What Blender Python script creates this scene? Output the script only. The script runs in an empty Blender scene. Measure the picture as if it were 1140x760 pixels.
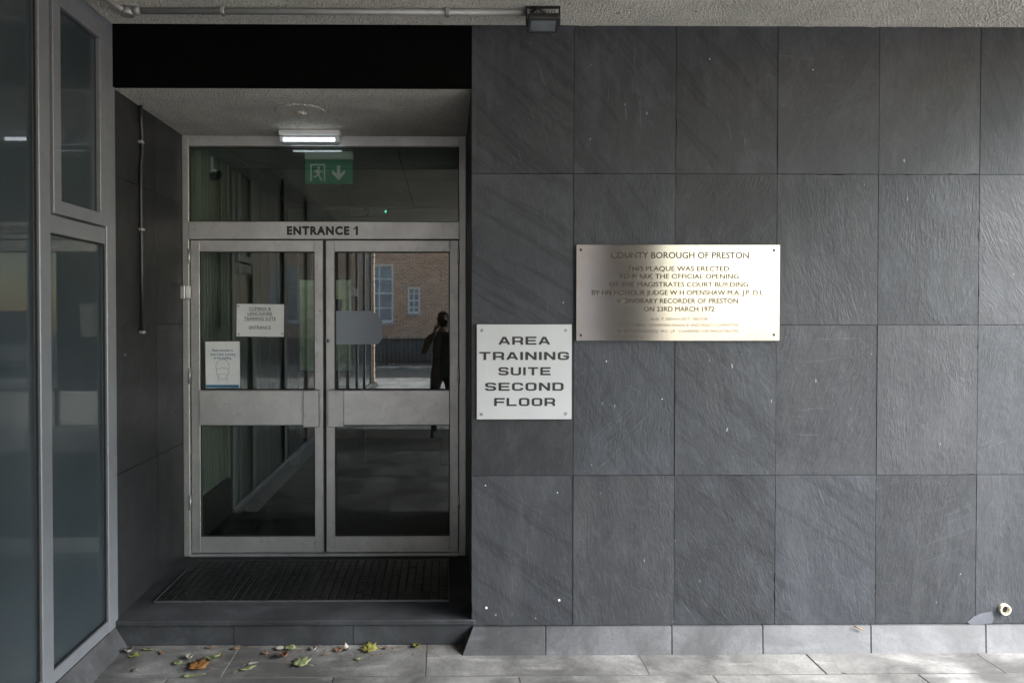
import bpy, bmesh, math, random
from mathutils import Vector, Matrix, Euler, noise as mnoise
random.seed(7)
C = bpy.data.collections.new('place'); bpy.context.scene.collection.children.link(C)
sc = bpy.context.scene
PI = math.pi; R = math.radians

# ------------------------------------------------------------ camera
CAM = Vector((0.0, -3.62, 1.757)); YAW = .010; PIT = .0133; AX, AY, F = 504.6, 361.0, 760.0
rot = Euler((PI/2-PIT, 0, -YAW), 'XYZ')
cd = bpy.data.cameras.new('camera'); cam = bpy.data.objects.new('camera', cd); C.objects.link(cam)
cam.location = CAM; cam.rotation_euler = rot
cd.sensor_width = 36; cd.lens = 36*F/1140; cd.shift_x = (570-AX)/1140; cd.shift_y = -(380-AY)/1140
cd.clip_start = .02; cd.clip_end = 500
sc.camera = cam
RM = rot.to_matrix()
def ray(px, py, axis, val):
    """measurement taken off the photograph, turned into a point on a real plane"""
    d = RM @ Vector(((px-AX)/F, -(py-AY)/F, -1))
    t = (val-CAM[axis])/d[axis]
    return CAM + d*t
def W(px, py): return ray(px, py, 1, 0.0)          # on the slate facade
DY = 1.015
def D(px, py): return ray(px, py, 1, DY)           # on the door plane
LX = -1.767
def L(px, py): return ray(px, py, 0, LX)           # on the glazed left wall

# ------------------------------------------------------------ node helpers
def mat(name):
    m = bpy.data.materials.new(name); m.use_nodes = True
    nt = m.node_tree; nt.nodes.clear()
    return m, nt
class N:
    def __init__(s, nt): s.nt = nt; s.l = nt.links
    def n(s, t, **k):
        x = s.nt.nodes.new(t)
        ins = k.pop('ins', {})
        for a, b in k.items(): setattr(x, a, b)
        for a, b in ins.items():
            if isinstance(b, bpy.types.NodeSocket): s.l.new(b, x.inputs[a])
            else: x.inputs[a].default_value = b
        return x
    def coord(s, scale=(1,1,1), rotv=(0,0,0), src='Object'):
        tc = s.n('ShaderNodeTexCoord')
        return s.n('ShaderNodeMapping', ins={'Vector': tc.outputs[src], 'Scale': scale, 'Rotation': rotv}).outputs[0]
    def noise(s, vec, scale, detail=4, rough=.55, dist=0):
        return s.n('ShaderNodeTexNoise', ins={'Vector': vec, 'Scale': scale, 'Detail': detail, 'Roughness': rough, 'Distortion': dist}).outputs['Fac']
    def ramp(s, fac, stops, interp='LINEAR'):
        r = s.n('ShaderNodeValToRGB', ins={'Fac': fac}); cr = r.color_ramp; cr.interpolation = interp
        while len(cr.elements) < len(stops): cr.elements.new(.5)
        for e, (p, c) in zip(cr.elements, stops):
            e.position = p
            if not isinstance(c, (tuple, list)): c = (c, c, c)
            e.color = (*c, 1)
        return r.outputs[0]
    def math(s, op, a, b=0.0, c=None, clamp=False):
        ins = {0: a, 1: b}
        if c is not None: ins[2] = c
        return s.n('ShaderNodeMath', operation=op, use_clamp=clamp, ins=ins).outputs[0]
    def mix(s, fac, a, b, blend='MIX'):
        def cv(v): return (*v, 1) if isinstance(v, (tuple, list)) and len(v) == 3 else v
        x = s.n('ShaderNodeMix', data_type='RGBA', blend_type=blend)
        for i, v in ((0, fac), (6, cv(a)), (7, cv(b))):
            if isinstance(v, bpy.types.NodeSocket): s.l.new(v, x.inputs[i])
            else: x.inputs[i].default_value = v
        return x.outputs[2]
    def bump(s, h, strength, dist, normal=None):
        ins = {'Height': h, 'Strength': strength, 'Distance': dist}
        if normal is not None: ins['Normal'] = normal
        return s.n('ShaderNodeBump', ins=ins).outputs[0]
    def out(s, sh): s.n('ShaderNodeOutputMaterial', ins={'Surface': sh})
    def pbsdf(s, **k):
        ins = {}
        for a, b in k.items():
            a = {'color': 'Base Color', 'rough': 'Roughness', 'metal': 'Metallic', 'normal': 'Normal', 'spec': 'Specular IOR Level',
                 'emit': 'Emission Color', 'estr': 'Emission Strength', 'trans': 'Transmission Weight', 'aniso': 'Anisotropic',
                 'arot': 'Anisotropic Rotation', 'tangent': 'Tangent', 'coat': 'Coat Weight', 'crough': 'Coat Roughness', 'alpha':'Alpha'}[a]
            if a in ('Base Color', 'Emission Color') and isinstance(b, (tuple, list)): b = (*b[:3], 1)
            ins[a] = b
        p = s.n('ShaderNodeBsdfPrincipled', ins=ins); s.out(p.outputs[0]); return p

def simple(name, col, rough=.6, metal=0.0, var=.18, nscale=9, bump=0, bscale=60, spec=.5, dirt=None, coat=0):
    m, nt = mat(name); g = N(nt)
    v = g.coord()
    f = g.noise(v, nscale, 5)
    a = tuple(c*(1-var) for c in col); b = tuple(min(1, c*(1+var)) for c in col)
    c = g.ramp(f, [(.3, a), (.7, b)])
    if dirt:
        f2 = g.noise(v, nscale*2.7, 6, .65)
        c = g.mix(g.ramp(f2, [(.55, 0.), (.72, .8)]), c, dirt)
    rr = g.math('MULTIPLY_ADD', g.noise(v, nscale*3, 3), .25, rough-.12)
    k = dict(color=c, rough=rr, metal=metal, spec=spec, coat=coat)
    if bump: k['normal'] = g.bump(g.noise(v, bscale, 6, .6), .6, bump)
    g.pbsdf(**k); return m

# slate: every slab carries its own random numbers in the colour attribute "slab"
def slate_mat(name, base=1.0):
    m, nt = mat(name); g = N(nt)
    at = g.n('ShaderNodeAttribute', attribute_name='slab')
    sep = g.n('ShaderNodeSeparateColor', ins={'Color': at.outputs['Color']})
    r1, r2, r3 = sep.outputs[0], sep.outputs[1], sep.outputs[2]; top = at.outputs['Alpha']
    tc = g.n('ShaderNodeTexCoord').outputs['Object']
    off = g.n('ShaderNodeVectorMath', operation='SCALE', ins={0: at.outputs['Color'], 'Scale': 37.0}).outputs[0]
    vec = g.n('ShaderNodeVectorMath', operation='ADD', ins={0: tc, 1: off}).outputs[0]
    ang = g.math('MULTIPLY_ADD', r2, .9, -.45)
    rv = g.n('ShaderNodeVectorRotate', rotation_type='Y_AXIS', ins={'Vector': vec, 'Angle': ang}).outputs[0]
    warp = g.n('ShaderNodeTexNoise', ins={'Vector': rv, 'Scale': 2.2, 'Detail': 3}).outputs['Color']
    wv = g.n('ShaderNodeVectorMath', operation='MULTIPLY_ADD', ins={0: warp, 1: (.10, .10, .10), 2: rv}).outputs[0]
    mp = g.n('ShaderNodeMapping', ins={'Vector': wv, 'Scale': (1, .6, .28)}).outputs[0]
    rip = g.noise(mp, 78, 5, .68, .15)           # riven scallops, 2 cm wide, longer than wide
    mp2 = g.n('ShaderNodeMapping', ins={'Vector': wv, 'Scale': (1, .6, .12)}).outputs[0]
    fine = g.noise(mp2, 130, 4, .6)             # fine vertical grain
    big = g.noise(wv, 2.6, 4, .55)
    mid = g.noise(vec, 9, 6, .62)
    # steep bedding bands on some slabs
    ban = g.n('ShaderNodeVectorRotate', rotation_type='Y_AXIS', ins={'Vector': wv, 'Angle': g.math('MULTIPLY_ADD', r3, .40, .40)}).outputs[0]
    bx = g.n('ShaderNodeMapping', ins={'Vector': ban, 'Scale': (1, .02, .05)}).outputs[0]
    bands = g.noise(bx, 13, 3, .6)
    bmask = g.math('GREATER_THAN', r1, .52)
    bandf = g.math('MULTIPLY', g.ramp(bands, [(.54, 0.), (.60, .5), (.63, 0.2), (.68, 0.)]), bmask)
    b0 = g.ramp(big, [(.25, (.064*base, .068*base, .079*base)), (.75, (.098*base, .103*base, .115*base))])
    c = g.mix(g.ramp(mid, [(.35, 0.), (.75, .5)]), b0, (.127*base, .131*base, .143*base))
    c = g.mix(g.ramp(rip, [(.50, 0.), (.72, .42)]), c, (.165*base, .17*base, .18*base))
    c = g.mix(g.ramp(fine, [(.3, .35), (.5, 0.)]), c, (.045*base, .047*base, .05*base))
    c = g.mix(bandf, c, (.030*base, .033*base, .036*base))
    c = g.mix(g.math('MULTIPLY', r1, .35), c, g.mix(.5, c, (.05, .053, .058)))
    vv_ = g.math('MULTIPLY_ADD', r3, .55, .72)
    c = g.n('ShaderNodeVectorMath', operation='SCALE', ins={0: c, 'Scale': vv_}).outputs[0]
    rub = g.noise(g.n('ShaderNodeMapping', ins={'Vector': wv, 'Scale': (1.1, 1, .5)}).outputs[0], 5.5, 6, .7)
    c = g.mix(g.ramp(rub, [(.50, 0.), (.78, .45)]), c, (.225*base, .24*base, .27*base))
    # long thin scratches left by cleaving
    sv = g.n('ShaderNodeVectorRotate', rotation_type='Y_AXIS', ins={'Vector': wv, 'Angle': g.math('MULTIPLY_ADD', r2, 1.6, -1.3)}).outputs[0]
    sx = g.n('ShaderNodeMapping', ins={'Vector': sv, 'Scale': (1, .02, .035)}).outputs[0]
    sn = g.noise(sx, 60, 2, .5)
    smk = g.ramp(g.noise(vec, 3.1, 2), [(.5, 0.), (.62, 1.)])
    c = g.mix(g.math('MULTIPLY', g.ramp(sn, [(.66, 0.), (.69, .45), (.72, 0.)]), smk), c, (.30*base, .31*base, .33*base))
    # each slab leans a little warm or cool
    tint = g.mix(r1, (1.03, 1.0, .97), (.985, 1.0, 1.035))
    c = g.mix(1.0, c, tint, 'MULTIPLY')
    # pale scuffs and grime runs
    sc1 = g.noise(g.n('ShaderNodeMapping', ins={'Vector': vec, 'Scale': (2.2, 2.2, .9)}).outputs[0], 17, 2, .5)
    c = g.mix(g.ramp(sc1, [(.765, 0.), (.79, .5)]), c, (.42, .43, .44))
    sc2 = g.noise(g.n('ShaderNodeMapping', ins={'Vector': tc, 'Scale': (1, 1, .18)}).outputs[0], 4.5, 5, .6)
    c = g.mix(g.ramp(sc2, [(.55, 0.), (.8, .35)]), c, (.26*base, .262*base, .265*base))
    relief = g.math('MULTIPLY', top, g.ramp(g.noise(vec, 3.6, 4, .6), [(.34, .18), (.66, 1.25)]))
    clf = g.math('MULTIPLY', g.math('SNAP', g.noise(g.n('ShaderNodeMapping', ins={'Vector': wv, 'Scale': (1, .5, .55)}).outputs[0], 4.2, 4, .5), .09), 5.0)
    h = g.math('MULTIPLY_ADD', rip, relief, g.math('MULTIPLY', fine, .22))
    h = g.math('MULTIPLY_ADD', big, 2.2, h)
    h = g.math('ADD', h, clf)
    nrm = g.bump(h, .75, .0045)
    rg = g.math('MULTIPLY_ADD', mid, .25, .40)
    g.pbsdf(color=c, rough=rg, normal=nrm, spec=.27)
    return m

def dash_mat(name, col):
    m, nt = mat(name); g = N(nt); v = g.coord()
    vn = g.n('ShaderNodeTexVoronoi', ins={'Vector': v, 'Scale': 105.0, 'Randomness': 1.0})
    vor = vn.outputs['Distance']; cell = g.n('ShaderNodeSeparateColor', ins={'Color': vn.outputs['Color']}).outputs[0]
    n1 = g.noise(v, 48, 6, .75); n2 = g.noise(v, 3.2, 5, .6)
    a = tuple(x*.78 for x in col)
    c = g.ramp(n2, [(.3, a), (.65, col)])
    c = g.mix(g.ramp(cell, [(.0, .55), (.30, 0.)]), c, tuple(x*.5 for x in col))
    c = g.mix(g.ramp(g.noise(v, 70, 3, .6), [(.27, .9), (.36, 0.)]), c, (.13, .12, .10))
    c = g.mix(g.ramp(g.noise(v, 11, 6, .75), [(.64, 0.), (.74, .6)]), c, (.3, .27, .22))
    c = g.mix(g.ramp(g.noise(v, 26, 3, .6), [(.70, 0.), (.74, .8)]), c, (.10, .09, .075))
    h = g.math('MULTIPLY_ADD', n1, 1.0, g.math('MULTIPLY', vor, .9))
    g.pbsdf(color=c, rough=.9, spec=.2, normal=g.bump(h, 1., .022)); return m

def stone_mat(name, lo, hi, streak=.5):
    m, nt = mat(name); g = N(nt)
    at = g.n('ShaderNodeAttribute', attribute_name='slab')
    tc = g.n('ShaderNodeTexCoord').outputs['Object']
    off = g.n('ShaderNodeVectorMath', operation='SCALE', ins={0: at.outputs['Color'], 'Scale': 11.0}).outputs[0]
    vec = g.n('ShaderNodeVectorMath', operation='ADD', ins={0: tc, 1: off}).outputs[0]
    a = g.noise(vec, 3.5, 7, .62, .4); b = g.noise(vec, 60, 4, .6)
    st = g.noise(g.n('ShaderNodeMapping', ins={'Vector': vec, 'Scale': (.35, 2.2, 1)}).outputs[0], 7, 5, .6)
    c = g.ramp(a, [(.3, lo), (.68, hi)])
    c = g.mix(g.ramp(st, [(.56, 0.), (.7, streak)]), c, tuple(min(1, x*1.6) for x in hi))
    c = g.mix(g.ramp(b, [(.3, .35), (.5, 0.)]), c, tuple(x*.5 for x in lo))
    sp = g.noise(vec, 22, 2, .5)
    gm = g.noise(tc, 1.7, 7, .68, .6)
    c = g.mix(g.ramp(gm, [(.40, .85), (.60, 0.)]), c, tuple(x*.45 for x in lo))
    cr = g.noise(g.n('ShaderNodeMapping', ins={'Vector': tc, 'Scale': (1, 1, 1)}).outputs[0], 6, 8, .8, 1.2)
    c = g.mix(g.ramp(cr, [(.492, 0.), (.499, .45), (.506, 0.)]), c, tuple(x*.35 for x in lo))
    c = g.mix(g.ramp(sp, [(.72, 0.), (.75, .6)]), c, (.05, .048, .04))
    h = g.math('MULTIPLY_ADD', a, 1.0, g.math('MULTIPLY', b, .25))
    g.pbsdf(color=c, rough=.7, normal=g.bump(h, .6, .006)); return m

def alu_mat(name, col, metal=.75, rough=.42, ax=(1, 1, 14)):
    m, nt = mat(name); g = N(nt); v = g.coord()
    n1 = g.noise(v, 5, 6, .62); n2 = g.noise(g.coord(scale=ax), 30, 3); n3 = g.noise(v, 26, 5, .7)
    c = g.ramp(n1, [(.3, tuple(x*.78 for x in col)), (.7, col)])
    c = g.mix(g.ramp(n3, [(.58, 0.), (.74, .6)]), c, tuple(x*.42 for x in col))
    c = g.mix(g.ramp(g.noise(v, 90, 2), [(.70, 0.), (.76, .7)]), c, (.05, .045, .04))
    r = g.math('MULTIPLY_ADD', n3, .3, rough-.12)
    g.pbsdf(color=c, rough=r, metal=metal, normal=g.bump(n2, .12, .002)); return m

def glass_mat(name, f0=.05, tint=(.80, .86, .82)):
    m, nt = mat(name); g = N(nt)
    lw = g.n('ShaderNodeLayerWeight', ins={'Blend': .5}).outputs['Facing']
    v = g.coord()
    n = g.noise(v, 3.0, 2)
    nb = g.bump(n, .03, .003)
    lw2 = g.math('POWER', lw, 5.0)
    f = g.math('MULTIPLY_ADD', lw2, 1-f0, f0)
    # faint smears of dust catch light
    sm = g.ramp(g.noise(g.coord(scale=(1, 1, .5)), 6, 7, .7), [(.45, .0), (.9, .035)])
    tr = g.n('ShaderNodeBsdfTransparent', ins={'Color': (*tint, 1)}).outputs[0]
    gl = g.n('ShaderNodeBsdfGlossy', ins={'Color': (1, 1, 1, 1), 'Roughness': .0, 'Normal': nb}).outputs[0]
    df = g.n('ShaderNodeBsdfDiffuse', ins={'Color': (.5, .5, .5, 1)}).outputs[0]
    a = g.n('ShaderNodeMixShader', ins={0: f, 1: tr, 2: gl}).outputs[0]
    b = g.n('ShaderNodeMixShader', ins={0: sm, 1: a, 2: df}).outputs[0]
    g.out(b); return m

def film_glass_mat(name):
    m, nt = mat(name); g = N(nt); v = g.coord()
    n = g.noise(g.coord(scale=(1, .8, .35)), 2.2, 4, .55)
    c = g.ramp(n, [(.3, (.017, .025, .031)), (.7, (.034, .044, .051))])
    spk = g.noise(v, 35, 3)
    c = g.mix(g.ramp(spk, [(.71, 0.), (.76, .35)]), c, (.09, .07, .045))
    g.pbsdf(color=c, rough=.38, spec=.3, coat=1.0, crough=.015,
            normal=g.bump(g.noise(v, 500, 2), .10, .001)); return m

def brick_mat(name):
    m, nt = mat(name); g = N(nt)
    tc = g.n('ShaderNodeTexCoord').outputs['Object']
    sw = g.n('ShaderNodeSeparateXYZ', ins={0: tc})
    v = g.n('ShaderNodeCombineXYZ', ins={0: sw.outputs[0], 1: sw.outputs[2], 2: 0.0}).outputs[0]
    b = g.n('ShaderNodeTexBrick', ins={'Vector': v, 'Color1': (.36, .14, .07, 1), 'Color2': (.70, .36, .18, 1), 'Mortar': (.62, .58, .50, 1),
                                      'Scale': 1.0, 'Mortar Size': .013, 'Brick Width': .225, 'Row Height': .075})
    c = g.mix(g.ramp(g.noise(tc, 1.2, 5), [(.35, 0.), (.7, .25)]), b.outputs[0], (.50, .26, .13))
    g.pbsdf(color=c, rough=.85, normal=g.bump(b.outputs['Fac'], .5, -.004)); return m

M = {}
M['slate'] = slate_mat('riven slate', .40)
M['slate_shaded'] = slate_mat('shaded honed slate', .17)  # darker copy of the slate; the recess's weaker light is in its colour
M['joint'] = simple('joint dirt', (.018, .018, .018), .9)
M['dash'] = dash_mat('painted pebbledash', (.95, .90, .79))
M['dash2'] = dash_mat('weathered pebbledash', (.95, .90, .80))
M['black'] = simple('black board', (.0018, .0018, .0018), .9, spec=.04)
M['flag'] = stone_mat('stone flags', (.085, .084, .081), (.225, .223, .216), .5)
M['flag_dark'] = stone_mat('stained stone flags', (.085, .08, .075), (.165, .155, .145), .35)
M['mortar'] = simple('mortar', (.10, .097, .09), .9, bump=.004)
M['plinth'] = stone_mat('slate plinth stone', (.040, .042, .046), (.088, .091, .097), .35)
M['step'] = stone_mat('slate step stone', (.018, .020, .023), (.058, .062, .068), .3)
M['alu'] = alu_mat('anodised aluminium', (.60, .595, .585))
M['alu_h'] = alu_mat('anodised aluminium rails', (.65, .645, .635), ax=(14, 14, 1))
M['pvc'] = simple('grey painted aluminium', (.165, .175, .195), .42, .25, var=.06, dirt=(.19, .19, .19))
M['glass'] = glass_mat('door glass', .062)
M['film'] = film_glass_mat('frosted film glass')
M['gasket'] = simple('black rubber', (.012, .012, .012), .55)
M['rubber'] = simple('mat rubber', (.006, .006, .007), .38, var=.4, nscale=30)
M['paper'] = simple('paper', (.72, .73, .74), .7, var=.05)
M['ink'] = simple('ink', (.03, .03, .035), .7)
M['blue_ink'] = simple('blue ink', (.02, .16, .30), .6)
M['pale_ink'] = simple('pale ink', (.42, .43, .46), .7)
M['white'] = simple('white plastic', (.74, .75, .75), .35, var=.04)
M['signwhite'] = simple('white sign panel', (.50, .505, .51), .35, var=.05, nscale=4)
M['signblack'] = simple('sign lettering', (.018, .018, .018), .45)
M['galv'] = alu_mat('galvanised conduit', (.33, .33, .32), .4, .5)
M['darkplastic'] = simple('black plastic', (.014, .014, .015), .4)
M['green'] = simple('exit green', (.0, .22, .13), .4, var=.05)
M['brick'] = brick_mat('brick')
M['asphalt'] = simple('asphalt', (.055, .055, .056), .85, bump=.004, bscale=200)
M['concrete'] = stone_mat('concrete', (.44, .425, .40), (.58, .56, .52), .2)
M['darkcol'] = simple('dark column cladding', (.05, .05, .052), .5, bump=.002)
M['paving_dark'] = simple('dark block paving', (.055, .047, .042), .85, bump=.004, bscale=50)
M['panel'] = simple('pale green wall panel', (.235, .245, .22), .5, var=.05)
M['tile'] = simple('ceiling tile', (.24, .26, .25), .9, var=.06, bump=.002, bscale=90)
M['dadoblack'] = simple('black skirting', (.012, .012, .012), .6)
M['floorin'] = simple('lobby floor', (.010, .010, .010), .6)
M['wood'] = simple('dark brown timber', (.05, .022, .013), .45, var=.3, nscale=14)
M['office'] = simple('office wall', (.52, .56, .48), .7)
M['bounce_ground'] = simple('forecourt paving', (.42, .41, .385), .85)  # pale ground out of view, lightened to bounce light under the canopy
M['framewhite'] = simple('gloss white paint', (.88, .86, .82), .4, var=.03)
M['basegrey'] = simple('grey rendered base', (.13, .125, .12), .85)
M['trim'] = simple('tarnished trim', (.10, .10, .105), .5, .5)
M['rail'] = simple('black iron', (.015, .015, .016), .5)
M['drain'] = simple('cream plastic pipe', (.68, .62, .44), .4)
M['drainin'] = simple('pipe stain', (.22, .14, .02), .6)
M['frosting'] = None
M['skin'] = simple('skin', (.42, .26, .19), .55)
M['coat'] = simple('dark coat', (.055, .055, .06), .85)
M['jeans'] = simple('dark trousers', (.03, .034, .045), .85)
M['hair'] = simple('dark hair', (.02, .014, .01), .6)
M['shoe'] = simple('black shoe', (.015, .015, .015), .5)
M['curtain'] = simple('window blind', (.35, .40, .45), .6)
M['plaster'] = simple('white filler', (.10, .105, .12), .8, bump=.002)
def leaf_mat(name, a, b):
    m, nt = mat(name); g = N(nt); v = g.coord()
    f = g.noise(v, 38, 5, .65); c = g.ramp(f, [(.35, a), (.65, b)])
    c = g.mix(g.ramp(g.noise(v, 110, 3), [(.63, 0.), (.7, .8)]), c, (.06, .035, .015))
    g.pbsdf(color=c, rough=.55, normal=g.bump(f, .5, .002)); return m
M['leaf_green'] = leaf_mat('pale green leaf', (.11, .14, .06), (.24, .27, .13))
M['leaf_yellow'] = leaf_mat('yellow leaf', (.16, .155, .03), (.24, .235, .06))
M['leaf_orange'] = leaf_mat('orange brown leaf', (.14, .06, .018), (.27, .13, .04))
M['leaf_brown'] = leaf_mat('dry brown leaf', (.12, .06, .035), (.24, .14, .09))
M['leaf_pale'] = leaf_mat('bleached leaf', (.2, .185, .155), (.34, .315, .28))
# translucent vinyl
m, nt = mat('grey translucent vinyl'); g = N(nt)
tr = g.n('ShaderNodeBsdfTransparent', ins={'Color': (.8, .85, .9, 1)}).outputs[0]
df = g.n('ShaderNodeBsdfDiffuse', ins={'Color': (.50, .54, .60, 1)}).outputs[0]
g.out(g.n('ShaderNodeMixShader', ins={0: .62, 1: tr, 2: df}).outputs[0]); M['frosting'] = m
# brushed steel plaque
m, nt = mat('brushed steel'); g = N(nt); v = g.coord(scale=(.6, 1, 40))
n1 = g.noise(v, 8, 2); n2 = g.noise(g.coord(), 4, 5, .6)
tg = g.n('ShaderNodeTangent', direction_type='UV_MAP'); tg.uv_map = 'UVMap'
g.pbsdf(color=g.ramp(n2, [(.3, (.32, .286, .258)), (.7, (.39, .352, .32))]), rough=g.math('MULTIPLY_ADD', n1, .05, .155), metal=1.0,
        aniso=.8, arot=0.25, tangent=tg.outputs[0], normal=g.bump(n2, .03, .001)); M['steel'] = m
# worn engraved paint
m, nt = mat('worn engraved paint'); g = N(nt); v = g.coord()
wr = g.ramp(g.noise(g.coord(scale=(1, 1, 1)), 24, 3, .6), [(.66, 0.), (.72, .9)])
c = g.mix(wr, (.05, .036, .022), (.42, .39, .35))
g.pbsdf(color=c, rough=.5, spec=.2, metal=g.math('MULTIPLY', wr, .8)); M['engrave'] = m
# emitters (things that are really lit)
def emis(name, col, s):
    m, nt = mat(name); g = N(nt); g.out(g.n('ShaderNodeEmission', ins={'Color': (*col, 1), 'Strength': s}).outputs[0]); return m
M['led'] = emis('lit led', (.85, .93, 1), .9)
M['diffuser'] = simple('lamp diffuser', (.72, .76, .78), .35)
M['officelamp'] = emis('lit ceiling panel', (.92, 1, .86), .22)
M['greenled'] = emis('green indicator', (.1, 1, .5), .6)

# ------------------------------------------------------------ mesh helpers
def tag(o, label, cat, group=None, kind=None):
    if label: o['label'] = label
    if cat: o['category'] = cat
    if group: o['group'] = group
    if kind: o['kind'] = kind
    return o
def obj(name, bm, m, parent=None, smooth=False):
    me = bpy.data.meshes.new(name)
    bmesh.ops.recalc_face_normals(bm, faces=bm.faces[:])
    if smooth:
        for f in bm.faces: f.smooth = True
    bm.to_mesh(me); bm.free()
    if isinstance(m, (list, tuple)):
        for x in m: me.materials.append(x)
    else: me.materials.append(m)
    o = bpy.data.objects.new(name, me); C.objects.link(o)
    if parent is not None:
        o.parent = parent; o.matrix_parent_inverse = Matrix.Translation(-parent.location)
    return o
def empty(name, loc, label, cat, group=None):
    o = bpy.data.objects.new(name, None); C.objects.link(o); o.location = loc; o.empty_display_size = .1
    return tag(o, label, cat, group)
def box(bm, x0, x1, y0, y1, z0, z1, bev=0.0, mtx=None, mi=0, seg=1):
    b = bmesh.new(); bmesh.ops.create_cube(b, size=1)
    bmesh.ops.scale(b, vec=(abs(x1-x0), abs(y1-y0), abs(z1-z0)), verts=b.verts)
    if bev: bmesh.ops.bevel(b, geom=b.edges[:], offset=bev, segments=seg, affect='EDGES', profile=.6)
    bmesh.ops.translate(b, vec=((x0+x1)/2, (y0+y1)/2, (z0+z1)/2), verts=b.verts)
    if mtx is not None: bmesh.ops.transform(b, matrix=mtx, verts=b.verts)
    merge(bm, b, mi); return bm
def merge(bm, b, mi=0):
    mp = {v: bm.verts.new(v.co) for v in b.verts}
    for f in b.faces:
        try:
            nf = bm.faces.new([mp[v] for v in f.verts]); nf.material_index = mi; nf.smooth = f.smooth
        except ValueError: pass
    b.free()
def cyl(bm, p0, p1, r, r2=None, seg=20, cap=True, mi=0):
    p0, p1 = Vector(p0), Vector(p1); d = p1-p0
    b = bmesh.new(); bmesh.ops.create_cone(b, cap_ends=cap, segments=seg, radius1=r, radius2=r if r2 is None else r2, depth=d.length)
    for f in b.faces:
        if len(f.verts) == 4: f.smooth = True
    q = d.to_track_quat('Z', 'Y').to_matrix().to_4x4()
    bmesh.ops.transform(b, matrix=Matrix.Translation((p0+p1)/2) @ q, verts=b.verts)
    merge(bm, b, mi); return bm
def tube(bm, pts, r, seg=12, mi=0):
    pts = [Vector(p) for p in pts]; rings = []
    for i, p in enumerate(pts):
        t = (pts[min(i+1, len(pts)-1)]-pts[max(i-1, 0)]).normalized()
        up = Vector((0, 0, 1)) if abs(t.z) < .9 else Vector((1, 0, 0))
        a = t.cross(up).normalized(); b_ = a.cross(t)
        rings.append([bm.verts.new(p+(a*math.cos(k*2*PI/seg)+b_*math.sin(k*2*PI/seg))*r) for k in range(seg)])
    for i in range(len(rings)-1):
        for k in range(seg):
            f = bm.faces.new([rings[i][k], rings[i][(k+1) % seg], rings[i+1][(k+1) % seg], rings[i+1][k]]); f.smooth = True; f.material_index = mi
    bm.faces.new(rings[0]); bm.faces.new(rings[-1]); return bm
def newbm(): return bmesh.new()
def quick(name, args, m, parent=None, bev=0.0):
    b = newbm(); box(b, *args, bev=bev); return obj(name, b, m, parent)

def slabs_obj(name, rects, to3, m, parent=None, thick=.02, gap=.0018, chip=.006, seed=1, tilt=.0016, topfn=None, jit=.0007):
    """slabs with slightly ragged edges; rects in (u0,u1,v0,v1); to3(u,v,depth)->point"""
    rnd = random.Random(seed); bm = newbm()
    lay = bm.loops.layers.float_color.new('slab')
    for (u0, u1, v0, v1) in rects:
        col = (rnd.random(), rnd.random(), rnd.random(), topfn(u0, u1, v0, v1) if topfn else .8)
        dz = rnd.uniform(-.0012, .0012); tu, tv = rnd.uniform(-tilt, tilt), rnd.uniform(-tilt, tilt)
        pts = []; step = .02
        for (a, b_, e) in (((u0, v0), (u1, v0), 0), ((u1, v0), (u1, v1), 1), ((u1, v1), (u0, v1), 2), ((u0, v1), (u0, v0), 3)):
            ln = math.hypot(b_[0]-a[0], b_[1]-a[1]); n = max(2, int(ln/step)); ch = 0
            nx, ny = (-(b_[1]-a[1])/ln, (b_[0]-a[0])/ln)
            for k in range(n):
                t = k/n
                if rnd.random() < .02: ch = rnd.randint(1, 4)
                amp = gap+rnd.uniform(0, jit)
                if ch > 0: amp += rnd.uniform(.15, 1)*chip*.6; ch -= 1
                if k == 0: amp = gap
                pts.append((a[0]+(b_[0]-a[0])*t+nx*amp, a[1]+(b_[1]-a[1])*t+ny*amp))
                if k == 0:  # corner must be inset both ways
                    e0 = [(u0+gap, v0+gap), (u1-gap, v0+gap), (u1-gap, v1-gap), (u0+gap, v1-gap)][e]; pts[-1] = e0
        cu, cv = (u0+u1)/2, (v0+v1)/2
        fr = [bm.verts.new(to3(u, v, dz+(u-cu)*tu+(v-cv)*tv)) for u, v in pts]
        bk = [bm.verts.new(to3(u, v, thick)) for u, v in pts]
        fs = [bm.faces.new(fr)]
        for k in range(len(fr)):
            fs.append(bm.faces.new([fr[k], bk[k], bk[(k+1) % len(fr)], fr[(k+1) % len(fr)]]))
        for f in fs:
            for l in f.loops: l[lay] = col
    return obj(name, bm, m, parent)

# text from the built-in font, fitted to a box on a plane facing -y
def text_bm(bm, s, cx, zc, cap, width, y, bold=0.0, depth=.0008, mi=0, fit=True, space=1.0):
    cu = bpy.data.curves.new('t', 'FONT'); cu.body = s; cu.size = 1; cu.extrude = .001; cu.offset = bold; cu.align_x = 'CENTER'; cu.resolution_u = 3; cu.space_character = space
    ob = bpy.data.objects.new('t', cu); sc.collection.objects.link(ob)
    me = bpy.data.meshes.new_from_object(ob.evaluated_get(bpy.context.evaluated_depsgraph_get()))
    bpy.data.objects.remove(ob); bpy.data.curves.remove(cu)
    b = bmesh.new(); b.from_mesh(me); bpy.data.meshes.remove(me)
    xs = [v.co.x for v in b.verts]; ys = [v.co.y for v in b.verts]
    x0, x1 = min(xs), max(xs); y0 = 0 if fit else min(ys); y1 = .729
    sy = cap/y1; sx = width/(x1-x0) if width else sy
    for v in b.verts:
        x = (v.co.x-(x0+x1)/2)*sx+cx; z = (v.co.y-y1/2)*sy+zc; yy = y - (depth if v.co.z > 0 else -.0004)
        v.co = (x, yy, z)
    merge(bm, b, mi)

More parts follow.
